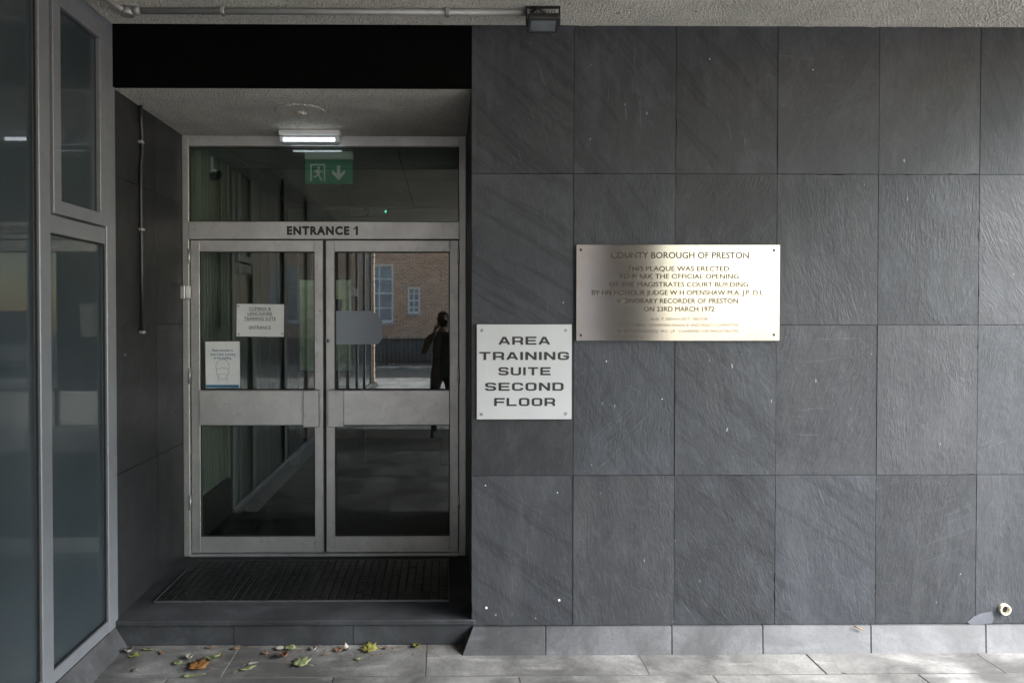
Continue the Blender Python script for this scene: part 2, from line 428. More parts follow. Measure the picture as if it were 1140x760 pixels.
# wide squared letters drawn as ribbons of constant stroke
def arc(cx, cy, r, a0, a1, n=5): return [(cx+r*math.cos(R(a0+(a1-a0)*k/n)), cy+r*math.sin(R(a0+(a1-a0)*k/n))) for k in range(n+1)]
def glyph(ch):
    t = .2; h = t/2; w = .82; r = .17
    lo, hi, l, rt = h, 1-h, h, w-h
    if ch == 'A': return [[(.06, 0), (w/2-.02, 1-h*.2)], [(w-.06, 0), (w/2+.02, 1-h*.2)], [(.2, .30), (w-.2, .30)]], w
    if ch == 'R': return [[(l, 0), (l, 1)], [(l, hi), (rt-r, hi)]+arc(rt-r+.02, hi-r+.02, r-.02, 90, 0)[1:]+arc(rt-r+.02, .40+r-.02, r-.02, 0, -90)+[(l, .40)], [(rt-.20, .40), (rt-.03, .30), (rt, .2), (rt, 0)]], w
    if ch == 'E': return [[(l, 0), (l, 1)], [(l, hi), (w, hi)], [(l, .5), (w-.06, .5)], [(l, lo), (w, lo)]], w
    if ch == 'F': return [[(l, 0), (l, 1)], [(l, hi), (w, hi)], [(l, .47), (w-.06, .47)]], w-.03
    if ch == 'L': return [[(l, 0), (l, 1)], [(l, lo), (w-.04, lo)]], w-.04
    if ch == 'T': return [[(0, hi), (w, hi)], [(w/2, 0), (w/2, 1)]], w
    if ch == 'I': return [[(l, 0), (l, 1)]], t
    if ch == 'N': return [[(l, 0), (l, 1)], [(rt, 0), (rt, 1)], [(l+.02, 1-.06), (rt-.02, .06)]], w
    if ch == 'U': return [[(l, 1)]+[(l, lo+r)]+arc(l+r, lo+r, r, 180, 270)[1:]+arc(rt-r, lo+r, r, 270, 360)+[(rt, 1)]], w
    if ch in 'CGO':
        p = []
        if ch == 'O':
            return [[(w/2, hi)]+arc(rt-r, hi-r, r, 90, 0)+arc(rt-r, lo+r, r, 0, -90)+arc(l+r, lo+r, r, 270, 180)+arc(l+r, hi-r, r, 180, 90)+[(w/2, hi)]], w
        p = [(rt, .66)]+arc(rt-r, hi-r, r, 0, 90)+arc(l+r, hi-r, r, 90, 180)+arc(l+r, lo+r, r, 180, 270)+arc(rt-r, lo+r, r, 270, 360)
        if ch == 'C': return [p+[(rt, .34)]], w
        return [p+[(rt, .54)], [(w/2, .46), (w, .46)]], w
    if ch == 'D': return [[(l, 0), (l, 1)], [(l, hi)]+arc(rt-r, hi-r, r, 90, 0)+arc(rt-r, lo+r, r, 0, -90)+[(l, lo)]], w
    if ch == 'S':
        q = .15
        return [[(rt, .70)]+arc(rt-q, hi-q, q, 0, 90)+arc(l+q, hi-q, q, 90, 180)+arc(l+q, .5+q, q-.02, 180, 270)+arc(rt-q, .5-q, q-.02, 90, 0)+arc(rt-q, lo+q, q, 0, -90)+arc(l+q, lo+q, q, 270, 180)+[(l, .30)]], w
def wide_text(bm, s, cx, zc, cap, width, y, depth=.0009):
    pen = 0; R_ = []
    for ch in s:
        st, w = glyph(ch)
        for p in st: R_.append([(x+pen, z) for x, z in p])
        pen += w+.17
    tot = pen-.17
    lvl = 0
    for p in R_:
        lvl = (lvl+1) % 3
        L_, Rr = [], []
        for i, (x, z) in enumerate(p):
            def dr(a, b): l = math.hypot(b[0]-a[0], b[1]-a[1]) or 1; return ((b[0]-a[0])/l, (b[1]-a[1])/l)
            d0 = dr(p[i-1], p[i]) if i else None; d1 = dr(p[i], p[i+1]) if i < len(p)-1 else None
            if p[0] == p[-1] and i in (0, len(p)-1): d0 = d1 = dr(p[0], p[1])
            if d0 is None: d0 = d1
            if d1 is None: d1 = d0
            n0 = (-d0[1], d0[0]); n1 = (-d1[1], d1[0]); nx, nz = n0[0]+n1[0], n0[1]+n1[1]; l = math.hypot(nx, nz) or 1; nx /= l; nz /= l
            k = .1/max(.5, nx*n0[0]+nz*n0[1])
            for arr, sg in ((L_, 1), (Rr, -1)):
                X = ((x+sg*nx*k)/tot-.5)*width+cx; Z = (min(1, max(0, z+sg*nz*k))-.5)*cap+zc
                arr.append((X, Z))
        yy = y-depth-lvl*.00012
        a = [bm.verts.new((u, yy, v)) for u, v in L_]; b = [bm.verts.new((u, yy, v)) for u, v in Rr]
        for i in range(len(a)-1):
            try: bm.faces.new([a[i], a[i+1], b[i+1], b[i]])
            except ValueError: pass

# ============================================================ SETTING
ZC = 3.287        # underside of the canopy
ZP = .135         # entrance platform
ZR = 2.96         # soffit of the recess
XR = W(525, 400).x   # right side of the recess
# ---- slate facade
colpx = [526, 639.5, 753.5, 866.5, 977.3, 1089.6]
us = [W(p, 400).x for p in colpx]; wd = (us[-1]-us[0])/5
us = [XR+wd*k for k in range(15)]
vs = [.102, .102+.802, .102+2*.802, .102+3*.802-.002, ZC]
wall = empty('slate_wall', (XR, 0, 0), 'grey riven slate clad wall to the right of the entrance, with sign and plaque on it', 'wall')
rects = [(us[i], us[i+1], vs[j], vs[j+1]) for i in range(14) for j in range(4)]
slabs_obj('cladding', rects, lambda u, v, d: (u, d, v), M['slate'], wall, thick=.026, seed=5, gap=.0010, jit=.0006,
          topfn=lambda a, b, c, d: .35 if (c > 2.4 or a < XR+.1) else .95)
quick('backing', (XR+.012, us[-1], .022, .20, 0, ZC+.1), M['joint'], wall)
# reveal of the recess on the right
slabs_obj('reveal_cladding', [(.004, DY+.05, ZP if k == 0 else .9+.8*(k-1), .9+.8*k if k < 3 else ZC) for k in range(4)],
          lambda u, v, d: (XR+d-.001, u, v), M['slate_shaded'], wall, thick=.02, seed=9, topfn=lambda *a: .25)
# sloping plinth stones
xs = [W(p, 700).x for p in (526, 607, 747, 848, 968)]; xs += [xs[-1]+.62*k for k in range(1, 9)]
bm = newbm(); lay = bm.loops.layers.float_color.new('slab')
for i in range(len(xs)-1):
    a, b = xs[i]+.0015, xs[i+1]-.0015; oa = .062 if i == 0 else 0
    PH = .100; PO = .125; KX = .97      # the stones are cut slightly askew
    co = [(a-.0, -.001, PH), (b, -.001, PH), (b*KX, -PO, -.01), (a*KX-oa, -PO, -.01), (a-.0, .02, PH), (b, .02, PH), (b*KX, .02, -.01), (a*KX-oa, .02, -.01)]
    co[0] = (a, -.012, PH); co[1] = (b, -.012, PH)
    v = [bm.verts.new(c) for c in co]; col = (random.random(), random.random(), random.random(), 1)
    for q in ((0, 1, 2, 3), (0, 4, 5, 1), (0, 3, 7, 4), (1, 5, 6, 2), (3, 2, 6, 7), (4, 7, 6, 5)):
        f = bm.faces.new([v[k] for k in q])
        for l in f.loops: l[lay] = col
bmesh.ops.bevel(bm, geom=[e for e in bm.edges], offset=.0025, segments=1, affect='EDGES')
obj('plinth', bm, M['plinth'], wall)
# plastic plugs left in the slate
for (px, py, s) in ((541.5, 676, .012), (622.5, 667.5, .011), (540.5, 540, .006), (675, 402, .006), (737, 444, .005), (620.5, 548, .005), (790, 66, .004), (905, 78, .004)):
    s *= .7; p = W(px, py); b = newbm(); cyl(b, (p.x, -.003, p.z), (p.x, .006, p.z), s*.8, s*.6, 9)
    o = obj('screw_plug', b, M['white'], wall)
# patch of white filler near the drain
b = newbm(); pts = [(1076, 692), (1083, 686), (1090, 683), (1104, 680), (1106, 688), (1104, 693), (1090, 694.3), (1080, 694)]
vv = [b.verts.new((W(*p).x, -.0035, W(*p).z)) for p in pts]; vb = [b.verts.new((v.co.x, .004, v.co.z)) for v in vv]; b.faces.new(vv)
for k in range(len(vv)): b.faces.new([vv[k], vb[k], vb[(k+1) % len(vv)], vv[(k+1) % len(vv)]])
obj('filler_patch', b, M['plaster'], wall)
# overflow pipe
p = W(1117, 677); bm = newbm()
b = bmesh.new(); n = 24
ri, ro = .021, .029
ring = {}
for nm, rr, yy in (('a', ro, .01), ('b', ro, -.045), ('c', ri, -.045), ('d', ri, .01)):
    ring[nm] = [bm.verts.new((p.x+rr*math.cos(2*PI*k/n), yy*.4 if yy < 0 else yy, p.z+rr*math.sin(2*PI*k/n))) for k in range(n)]
for q in ('ab', 'bc', 'cd'):
    for k in range(n):
        f = bm.faces.new([ring[q[0]][k], ring[q[0]][(k+1) % n], ring[q[1]][(k+1) % n], ring[q[1]][k]]); f.smooth = q != 'bc'
b.free(); f = bm.faces.new(ring['d']); f.material_index = 1
dp = obj('overflow_pipe', bm, [M['drain'], M['drainin']]); tag(dp, 'short cream plastic overflow pipe end poking out low on the slate wall', 'pipe')

# ---- recess left wall
lw_ = empty('recess_wall', (LX, .5, 0), 'smooth slate side wall of the entrance recess, shade in its colour, with a conduit on it', 'wall')
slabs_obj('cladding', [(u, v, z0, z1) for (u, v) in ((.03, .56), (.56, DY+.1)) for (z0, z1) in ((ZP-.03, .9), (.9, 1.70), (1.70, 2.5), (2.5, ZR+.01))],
          lambda u, v, d: (LX-d, u, v), M['slate_shaded'], lw_, thick=.02, seed=3, topfn=lambda *a: .2, gap=.0012)
quick('backing', (LX-.25, LX-.018, .028, DY+.12, 0, 3.4), M['joint'], lw_)

# ---- fascia and soffits
fa = quick('fascia_board', (LX-.02, XR+.004, .004, .0295, ZR-.001, ZC+.03), M['black'])
tag(fa, 'black board fascia above the entrance recess, under the canopy edge', 'fascia')
bm = newbm(); box(bm, LX-.02, XR+.006, .03, DY+.12, ZR, ZR+.3)
rs = obj('recess_ceiling', bm, M['dash2']); rs['kind'] = 'structure'
bm = newbm(); box(bm, -9, 4.3, -8.0, 7, ZC, ZC+.55)  # right and front edges, out of view, placed to grade light across the wall
cp = obj('ceiling', bm, M['dash']); cp['kind'] = 'structure'

# ---- platform, step
st = empty('step', (-.8, 0, 0), None, None); st['kind'] = 'structure'
xj = [LX, ray(260, 705, 1, 0).x, ray(393, 705, 1, 0).x, XR+.02]
slabs_obj('riser', [(xj[i], xj[i+1], 0, ZP-.028) for i in range(3)], lambda u, v, d: (u, .006+d, v), M['step'], st, thick=.03, seed=8, gap=.0015)
bm = newbm(); lay = bm.loops.layers.float_color.new('slab')
box(bm, LX-.01, XR+.02, -.004, .2, ZP-.027, ZP, .004)
box(bm, LX-.01, XR+.02, .204, DY+.2, ZP-.027, ZP-.0015, .0)
for f in bm.faces:
    for l in f.loops: l[lay] = (.3, .6, .1, 1)
obj('tread', bm, M['step'], st)

# ---- pavement
bm = newbm(); box(bm, -60, 60, -60, 30, -.5, -.016)
gr = obj('ground', bm, M['bounce_ground']); gr['kind'] = 'structure'
quick('pavement_bed', (-6, 9, -3.2, .02, -.015, -.0025), M['mortar'])['kind'] = 'structure'
j1 = [ray(258, 735, 2, 0).x, ray(474, 735, 2, 0).x, ray(720, 745, 2, 0).x, ray(912, 742, 2, 0).x]
row1 = [-3.2]+j1+[2.75, 3.7, 4.6, 5.6]
yA = ray(560, 752, 2, 0).y
row2 = [-3.0, -2.0, -1.35, -.55, .35, 1.30, ray(1028, 755, 2, 0).x, 3.2, 4.1, 5.0]
rects = [(row1[i], row1[i+1], yA, .01) for i in range(len(row1)-1)]
rects += [(row2[i], row2[i+1], -.95, yA) for i in range(len(row2)-1)]
rects += [(row2[i]+.35, row2[i+1]+.35, -1.8, -.95) for i in range(len(row2)-1)]
fl = slabs_obj('pavement', rects, lambda u, v, d: (u, v, -d*1.0), M['flag'], None, thick=.012, seed=12, gap=.004, chip=.02, tilt=.001, jit=.0025)
fl['kind'] = 'structure'
rects = [(-3+.9*i, -2.1+.9*i, -3.15, -1.81) for i in range(10)]
o = slabs_obj('pavement', rects, lambda u, v, d: (u, v, -d), M['flag'], None, thick=.012, seed=13, gap=.003); o['kind'] = 'structure'
quick('pavement', (-1.68, .5, -4.9, -3.16, -.012, -.002), M['paving_dark'])['kind'] = 'structure'
quick('pavement', (.51, 9, -4.9, -3.16, -.012, -.002), M['concrete'])['kind'] = 'structure'
quick('pavement', (-9, 24, -13.4, -4.91, -.012, -.001), M['concrete'])['kind'] = 'structure'  # pale concrete chosen to bounce light up to the canopy underside
quick('kerb', (-30, 30, -13.55, -13.41, -.02, .0), M['concrete'], bev=.004)['kind'] = 'structure'
quick('road', (-50, 50, -16.4, -13.56, -.016, -.008), M['asphalt'])['kind'] = 'structure'
quick('kerb', (-30, 30, -16.55, -16.41, -.015, .10), M['concrete'], bev=.01)['kind'] = 'structure'
quick('pavement', (-40, 40, -18.3, -16.56, -.015, .095), M['flag'])['kind'] = 'structure'

# plinth under glazed wall
bm = newbm(); lay = bm.loops.layers.float_color.new('slab')
yy = [.0, -.62, -1.5, -2.6, -3.8, -5.0, -6.5, -8, -9.5, -11.4]
for i in range(len(yy)-1):
    a, b = yy[i]-.0015, yy[i+1]+.0015
    co = [(LX+.012, a, .103), (LX+.012, b, .103), (LX+.08, b, -.01), (LX+.08, a, -.01), (LX-.1, a, .103), (LX-.1, b, .103), (LX-.1, b, -.01), (LX-.1, a, -.01)]
    v = [bm.verts.new(c) for c in co]; col = (random.random(), random.random(), random.random(), 1)
    for q in ((0, 1, 2, 3), (0, 4, 5, 1), (0, 3, 7, 4), (1, 5, 6, 2), (3, 2, 6, 7), (4, 7, 6, 5)):
        f = bm.faces.new([v[k] for k in q])
        for l in f.loops: l[lay] = col
gw = empty('glazed_wall', (LX, -1, 0), 'tall grey framed wall of dull blue green glass panes along the left side', 'window wall')
obj('plinth', bm, M['plinth'], gw)
# frame members
def gbox(b, y0, y1, z0, z1, t=.0, d=.06, bev=.003): box(b, LX-d, LX+t, y0, y1, z0, z1, bev)
yc0 = 0.0; yc1 = L(116.5, 300).y
m0, m1 = L(54, 300).y, L(41.5, 300).y
ms = []                       # mullion positions all along
yb = m1
for k in range(9): ms.append((m0-k*1.22, m1-k*1.22))
bm = newbm(); gbox(bm, yc1, .028, .104, ZC, .012, .1); obj('corner_post', bm, M['pvc'], gw)
for (a, b_) in ms:
    bm = newbm(); gbox(bm, b_, a, .104, ZC, .012); obj('mullion', bm, M['pvc'], gw)
ed = [(yc1, ms[0][0])]+[(ms[k][1], ms[k+1][0]) for k in range(8)]
zt0, zt1 = 2.125, 2.205
for k, (a, b_) in enumerate(ed):
    bm = newbm(); gbox(bm, b_, a, .104, .165, .008); obj('sill_rail', bm, M['pvc'], gw)
    bm = newbm(); gbox(bm, b_, a, ZC-.055, ZC, .008); obj('head_rail', bm, M['pvc'], gw)
    if k in (0, 3, 6):
        bm = newbm(); gbox(bm, b_, a, zt0, zt1, .006); obj('transom', bm, M['pvc'], gw)
        # opening light
        bm = newbm(); s0, s1, z0, z1 = b_+.012, a-.012, zt1+.008, ZC-.06; w = .062
        for (q0, q1, r0, r1) in ((s0, s1, z0, z0+w), (s0, s1, z1-w-.012, z1), (s0, s0+w, z0+w, z1-w-.012), (s1-w, s1, z0+w, z1-w-.012)):
            gbox(bm, q0, q1, r0, r1, .020, .03, .002)
        sh = obj('sash', bm, M['pvc'], gw)
        bm = newbm(); gbox(bm, s0+w-.004, s1-w+.004, z0+w-.004, z1-w-.008, -.004, .02, 0); obj('pane', bm, M['film'], sh)
        bm = newbm()
        for (q0, q1, r0, r1) in ((s0+w, s1-w, z0+w, z0+w+.005), (s0+w, s1-w, z1-w-.017, z1-w-.012), (s0+w, s0+w+.005, z0+w, z1-w), (s1-w-.005, s1-w, z0+w, z1-w)):
            gbox(bm, q0, q1, r0, r1, -.001, .012, 0)
        obj('gasket', bm, M['gasket'], sh)
        bm = newbm(); gbox(bm, b_+.002, a-.002, .163, zt0+.002, -.016, .03, 0); obj('pane', bm, M['film'], gw)
        zz = zt0
    else:
        bm = newbm(); gbox(bm, b_+.002, a-.002, .163, ZC-.053, -.016, .03, 0); obj('pane', bm, M['film'], gw)
        zz = ZC-.055
    bm = newbm()
    for (q0, q1, r0, r1) in ((b_, a, .165, .171), (b_, a, zz-.006, zz), (b_, b_+.006, .171, zz-.006), (a-.006, a, .171, zz-.006)):
        gbox(bm, q0, q1, r0, r1, -.008, .0, 0)
    obj('gasket', bm, M['gasket'], gw)
bm = newbm(); box(bm, LX-6, LX-.03, -11.5, -11.3, 0, ZC); 
o = obj('end_wall', bm, M['brick'], gw)

# ============================================================ ENTRANCE
zT = D(350, 267).z; zt = D(350, 248).z; xl = D(207, 400).x; xr = D(516, 400).x; zh = ZR
fr = empty('door_frame', (-.8, DY, ZP), 'weathered aluminium entrance frame with overhead window and lettering on its transom', 'door frame')
def part(name, x0, x1, y0, y1, z0, z1, m, par, bev=.0025):
    b = newbm(); box(b, x0, x1, y0, y1, z0, z1, bev); return obj(name, b, m, par)
YF = DY-.045
jl = D(213.5, 400).x; jr = D(511, 400).x
part('jamb', LX+.001, jl, YF, DY+.07, ZP, zh-.002, M['alu'], fr)
part('jamb', jr, XR-.003, YF, DY+.07, ZP, zh-.002, M['alu'], fr)
part('head_rail', jl, jr, YF+.004, DY+.07, D(350, 164.5).z, zh-.003, M['alu_h'], fr)
part('transom', jl, jr, YF-.006, DY+.07, zT, zt, M['alu_h'], fr)
bm = newbm()
for (a, b_, c, d) in ((jl, jr, zt, zt+.006), (jl, jr, D(350, 165.5).z-.006, D(350, 165.5).z), (jl, jl+.006, zt, 2.9), (jr-.006, jr, zt, 2.9)):
    box(bm, a, b_, YF+.02, YF+.034, c, d)
obj('gasket', bm, M['gasket'], fr)
bm = newbm(); box(bm, jl-.002, jr+.002, DY-.004, DY+.002, zt-.002, D(350, 164).z); obj('pane', bm, M['glass'], fr)
part('threshold', jl, jr, YF-.012, DY+.05, ZP, ZP+.016, M['alu_h'], fr, .004)
pc = D(360.5, 257.5); bm = newbm(); text_bm(bm, 'ENTRANCE 1', pc.x, pc.z, .054, .475, YF-.006, bold=.055, space=1.2)
q1 = D(396.2, 255.2); box(bm, -.004, .004, YF-.0068, YF-.0056, -.012, .009, 0, Matrix.Translation((q1.x, 0, q1.z)) @ Matrix.Rotation(R(48), 4, 'Y'))
obj('lettering', bm, M['signblack'], fr)

def leaf(name, x0, x1, hinge_left, label):
    t = empty(name, ((x0+x1)/2, DY, ZP), label, 'door', 'glazed double doors')
    zb, ztop = ZP+.02, zT-.006
    sw = .058 if True else 0
    p = lambda py: D(350, py).z
    g0, g1 = x0+sw, x1-sw
    y0, y1 = DY-.028, DY+.018
    part('stile', x0, g0, y0, y1, zb, ztop, M['alu'], t)
    part('stile', g1, x1, y0, y1, zb, ztop, M['alu'], t)
    part('top_rail', g0, g1, y0+.001, y1, p(280.5), ztop, M['alu_h'], t)
    part('bottom_rail', g0, g1, y0+.001, y1, zb, p(595.5), M['alu_h'], t)
    part('middle_rail', g0, g1, y0-.016, y1, p(472), p(433.5), M['alu_h'], t, .004)
    # meeting block on the middle rail
    if hinge_left: part('pull_box', x1-.128, x1-.022, y0-.045, y0-.0165, p(473.5), p(433), M['alu'], t, .004)
    else: part('pull_box', x0+.018, x0+.125, y0-.045, y0-.0165, p(473.5), p(433), M['alu'], t, .004)
    for (a, b_) in ((p(595.5), p(472)), (p(433.5), p(280.5))):
        bm = newbm(); box(bm, g0-.004, g1+.004, DY-.006, DY, a-.004, b_+.004); obj('pane', bm, M['glass'], t)
        bm = newbm()
        for (q0, q1, r0, r1) in ((g0, g1, a, a+.006), (g0, g1, b_-.006, b_), (g0, g0+.006, a+.006, b_-.006), (g1-.006, g1, a+.006, b_-.006)):
            box(bm, q0, q1, DY-.016, DY-.0062, r0, r1)
        obj('gasket', bm, M['gasket'], t)
    return t
xa, xb, xc, xd = jl+.006, D(360.6, 400).x, D(363.8, 400).x, jr-.005
dl = leaf('glazed_door', xa, xb, True, 'left glazed aluminium door leaf with two paper notices behind its upper pane')
dr_ = leaf('glazed_door', xc, xd, False, 'right glazed aluminium door leaf with grey sticker and round lock beside its upper pane')
p = D(366, 379); b = newbm(); cyl(b, (p.x, DY-.04, p.z), (p.x, DY-.027, p.z), .016, .013, 20); lk = obj('lock', b, M['galv'], dr_)
b = newbm(); cyl(b, (p.x, DY-.0415, p.z), (p.x, DY-.0395, p.z), .007, .007, 14); obj('keyhole', b, M['gasket'], lk)
# wall-side door closers are hidden; rubber between the leaves
part('rubber_seal', xb+.001, xc-.001, DY-.01, DY+.015, ZP+.02, zT-.006, M['gasket'], dl, 0)
for z in (.45, 1.3, 2.1):
    b = newbm(); cyl(b, (jl+.003, YF-.004, z), (jl+.003, YF-.004, z+.1), .008, seg=10); obj('hinge', b, M['alu'], dl)
    b = newbm(); cyl(b, (jr-.003, YF-.004, z), (jr-.003, YF-.004, z+.1), .008, seg=10); obj('hinge', b, M['alu'], dr_)

# contact box on left jamb
c = empty('contact_box', D(208, 325.5), 'small cream plastic contact box on the left door jamb', 'switch box')
a, b_ = D(200.5, 333), D(215.5, 318)
part('housing', a.x, b_.x-.03, YF-.035, YF-.0005, a.z, b_.z, M['alu'], c, .004)
part('cover', b_.x-.028, b_.x, YF-.030, YF-.0005, a.z+.006, b_.z-.004, M['white'], c, .004)

# conduit on the recess wall
bm = newbm(); rx = LX+.013; pts = []
cy_ = L(155, 250).y
p0 = L(156, 124); 
prof = [(0, ZR), (0, 2.88), (.012, 2.8), (.016, 2.72), (-.004, 2.6), (-.006, 2.4), (0, 2.1), (0, 1.66)]
tube(bm, [(rx, cy_+a, z) for a, z in prof], .0105, 10)
cn = obj('conduit', bm, M['darkplastic']); tag(cn, 'thin dark vertical conduit fixed to the recess side wall left of the doors', 'conduit')
for z in (2.75, 2.25, 1.66):
    b = newbm(); box(b, LX+.0005, LX+.027, cy_-.018, cy_+.018, z-.008, z+.008, .003); obj('clip', b, M['galv'], cn)

# ============================================================ MAT
pf = ray(176, 668.5, 2, ZP+.01); pb = ray(214, 623, 2, ZP+.01); pr = ray(500, 668.5, 2, ZP+.01)
mx0, mx1, my0, my1 = (pf.x+pb.x)/2, pr.x, pf.y, pb.y
mt = empty('door_mat', ((mx0+mx1)/2, (my0+my1)/2, ZP), 'wide black ribbed rubber entrance mat on the platform before the doors', 'mat')
bm = newbm(); n = 34; per = (mx1-mx0-.02)/n
rnd = random.Random(2)
for i in range(n):
    x = mx0+.01+per*i
    ny = 26; py = (my1-my0-.016)/ny
    for j in range(ny):
        y = my0+.008+py*j
        h = rnd.uniform(.006, .009); dx = rnd.uniform(-.0015, .0015)
        box(bm, x+.006+dx, x+per-.009+dx, y+.003, y+py-.003, ZP+.002, ZP+.004+h, .0015)
obj('tread', bm, M['rubber'], mt)
bm = newbm(); box(bm, mx0+.003, mx1-.003, my0+.003, my1-.003, ZP-.001, ZP+.004); obj('base', bm, M['gasket'], mt)
bm = newbm()
for (a, b_, c_, d) in ((mx0, mx1, my0, my0+.004), (mx0, mx1, my1-.004, my1), (mx0, mx0+.004, my0+.004, my1-.004), (mx1-.004, mx1, my0+.004, my1-.004)):
    box(bm, a, b_, c_, d, ZP-.001, ZP+.010, .001)
obj('edge_trim', bm, M['trim'], mt)

# ============================================================ SIGNS
# white sign
a, b_ = W(530.6, 466.3), W(636, 361)
s = empty('wall_sign', ((a.x+b_.x)/2, 0, a.z), 'square white sign in bold black capitals, AREA TRAINING SUITE SECOND FLOOR, right of the doors', 'sign')
part('panel', a.x, b_.x, -.012, -.004, a.z, b_.z, M['signwhite'], s, .0012)
k = 5.43
for txt, u0, u1, v0, v1 in (('AREA', 218, 525, 160, 209), ('TRAINING', 100, 641, 252, 301), ('SUITE', 215, 530, 344, 393), ('SECOND', 135, 608, 437, 486), ('FLOOR', 190, 557, 529, 578)):
    q0, q1 = W(515+u0/k, 345+v1/k), W(515+u1/k, 345+v0/k)
    bm = newbm(); wide_text(bm, txt, (q0.x+q1.x)/2, (q0.z+q1.z)/2, q1.z-q0.z, q1.x-q0.x, -.012); obj('lettering', bm, M['signblack'], s)
for px, py in ((536.5, 367.5), (629.5, 367.5), (536, 460.5), (629.5, 460)):
    q = W(px, py); b = newbm(); cyl(b, (q.x, -.0145, q.z), (q.x, -.0115, q.z), .0075, .009, 14); sr = obj('screw', b, M['galv'], s)
# steel plaque
a, b_ = W(640.8, 379.2), W(867, 272.8)
s = empty('plaque', ((a.x+b_.x)/2, 0, a.z), 'wide brushed steel commemorative plaque with worn engraved capitals on the slate wall', 'plaque')
bm = newbm(); box(bm, a.x, b_.x, -.016, -.003, a.z, b_.z, .0012)
uv = bm.loops.layers.uv.new('UVMap')
for f in bm.faces:
    for l in f.loops: l[uv].uv = (l.vert.co.x, l.vert.co.z)
obj('plate', bm, M['steel'], s)
bm = newbm(); k = 4.56
lines = [('COUNTY BOROUGH OF PRESTON', 225, 922, 110, 33, .0), ('THIS PLAQUE WAS ERECTED', 308, 822, 178, 25, .0), ('TO MARK THE OFFICIAL OPENING', 266, 870, 217, 25, .0),
 ('OF THE MAGISTRATES COURT BUILDING', 218, 918, 258, 25, .0), ('BY HIS HONOUR JUDGE W H OPENSHAW M.A. J.P. D.L.', 128, 1000, 299, 25, .0),
 ('HONORARY RECORDER OF PRESTON', 262, 867, 341, 25, .0), ('ON 23RD MARCH 1972', 392, 747, 382, 25, .0), ('ALD. T. DEWHURST  MAYOR', 425, 715, 433, 14, .0),
 ('ALD. J. T. GRAY  CHAIRMAN FINANCE AND POLICY COMMITTEE', 262, 870, 464, 14, .0), ('H. EASTWOOD ESQ. M.C. J.P.  CHAIRMAN OF MAGISTRATES', 262, 870, 494, 14, .0)]
for txt, u0, u1, vc, h, bo in lines:
    q0, q1 = W(630+u0/k, 260+vc/k), W(630+u1/k, 260+vc/k)
    for dx, dz, dd in (((-.0007, 0, .0003), (.0007, 0, .0004), (0, .0006, .0005)) if h > 20 else ((0, 0, .0003),)):
        text_bm(bm, txt, (q0.x+q1.x)/2+dx, q0.z+dz, h/k/210, q1.x-q0.x, -.016, depth=dd)
obj('lettering', bm, M['engrave'], s)
for px, py in ((646, 278.5), (860, 279), (646, 373), (860, 372.5)):
    q = W(px, py); b = newbm(); cyl(b, (q.x, -.019, q.z), (q.x, -.0155, q.z), .006, .0075, 14); obj('screw', b, M['darkplastic'], s)

# notices behind door glass
def notice(x0, y0, x1, y1, name, label, cat, ang=0):
    a, b_ = D(x0, y1), D(x1, y0)
    t = empty(name, ((a.x+b_.x)/2, DY-.0085, a.z), label, cat)
    bm = newbm(); nx, nz = 8, 6; g_ = [[None]*(nz+1) for _ in range(nx+1)]
    for i in range(nx+1):
        for j in range(nz+1):
            u, v = i/nx, j/nz
            wv = .0012*math.sin(u*5+v*3)+.0012*math.sin(v*7-u*2)
            g_[i][j] = bm.verts.new((a.x+(b_.x-a.x)*u+ang*(v-.5), DY-.0095-abs(wv)*.6, a.z+(b_.z-a.z)*v-ang*(u-.5)))
    for i in range(nx):
        for j in range(nz):
            f = bm.faces.new([g_[i][j], g_[i+1][j], g_[i+1][j+1], g_[i][j+1]]); f.smooth = True
    o = obj('sheet', bm, M['paper'], t)
    return t, a, b_
t, a, b_ = notice(264, 338.5, 316.5, 374.5, 'paper_notice', 'white paper notice with underlined capitals, fixed inside the left door', 'notice', .003)
bm = newbm()
for txt, y, w, h in (('CUMBRIA &', 343.5, 24, 3.6), ('LANCASHIRE', 349, 27, 3.6), ('TRAINING SUITE', 354.5, 35, 3.6), ('ENTRANCE', 364.5, 24, 3.9)):
    q = D(290, y); text_bm(bm, txt, q.x, q.z, h/164, w/164, DY-.0125, bold=0, depth=.0002)
    if y < 360: box(bm, q.x-w/328, q.x+w/328, DY-.0127, DY-.0123, q.z-.0165, q.z-.0150)
obj('lettering', bm, M['ink'], t)
for px, py in ((266, 341), (266.5, 372), (314.5, 371.5)):
    q = D(px, py); bm = newbm(); cyl(bm, (q.x, DY-.0145, q.z), (q.x, DY-.0115, q.z), .008, seg=12); obj('tack', bm, M['pale_ink'], t)
t, a, b_ = notice(229.5, 380, 267.5, 431.5, 'face_covering_poster', 'pale poster with blue foot band and drawn masked face inside the left door', 'poster', -.002)
bm = newbm(); q0, q1 = D(230.2, 431), D(266.6, 428); box(bm, q0.x, q1.x, DY-.0129, DY-.0124, q0.z, q1.z)
obj('blue_band', bm, M['blue_ink'], t)
bm = newbm()
for txt, y, w in (('Please remember to', 389.5, 23), ('wear a face covering', 394, 28), ('in the building', 398, 19)):
    q = D(248.5, y); text_bm(bm, txt, q.x, q.z, 2.8/164, w/164, DY-.0125, bold=.0, depth=.0002)
obj('lettering', bm, M['blue_ink'], t)
bm = newbm(); q = D(248.5, 411)
def curve2(pts, w=.0018):
    for (x0, z0), (x1, z1) in zip(pts, pts[1:]):
        cyl(bm, (q.x+x0, DY-.0125, q.z+z0), (q.x+x1, DY-.0125, q.z+z1), w*.6, seg=6)
curve2([(.045*math.cos(R(k*15)), .018+.05*math.sin(R(k*15))) for k in range(0, 13)])
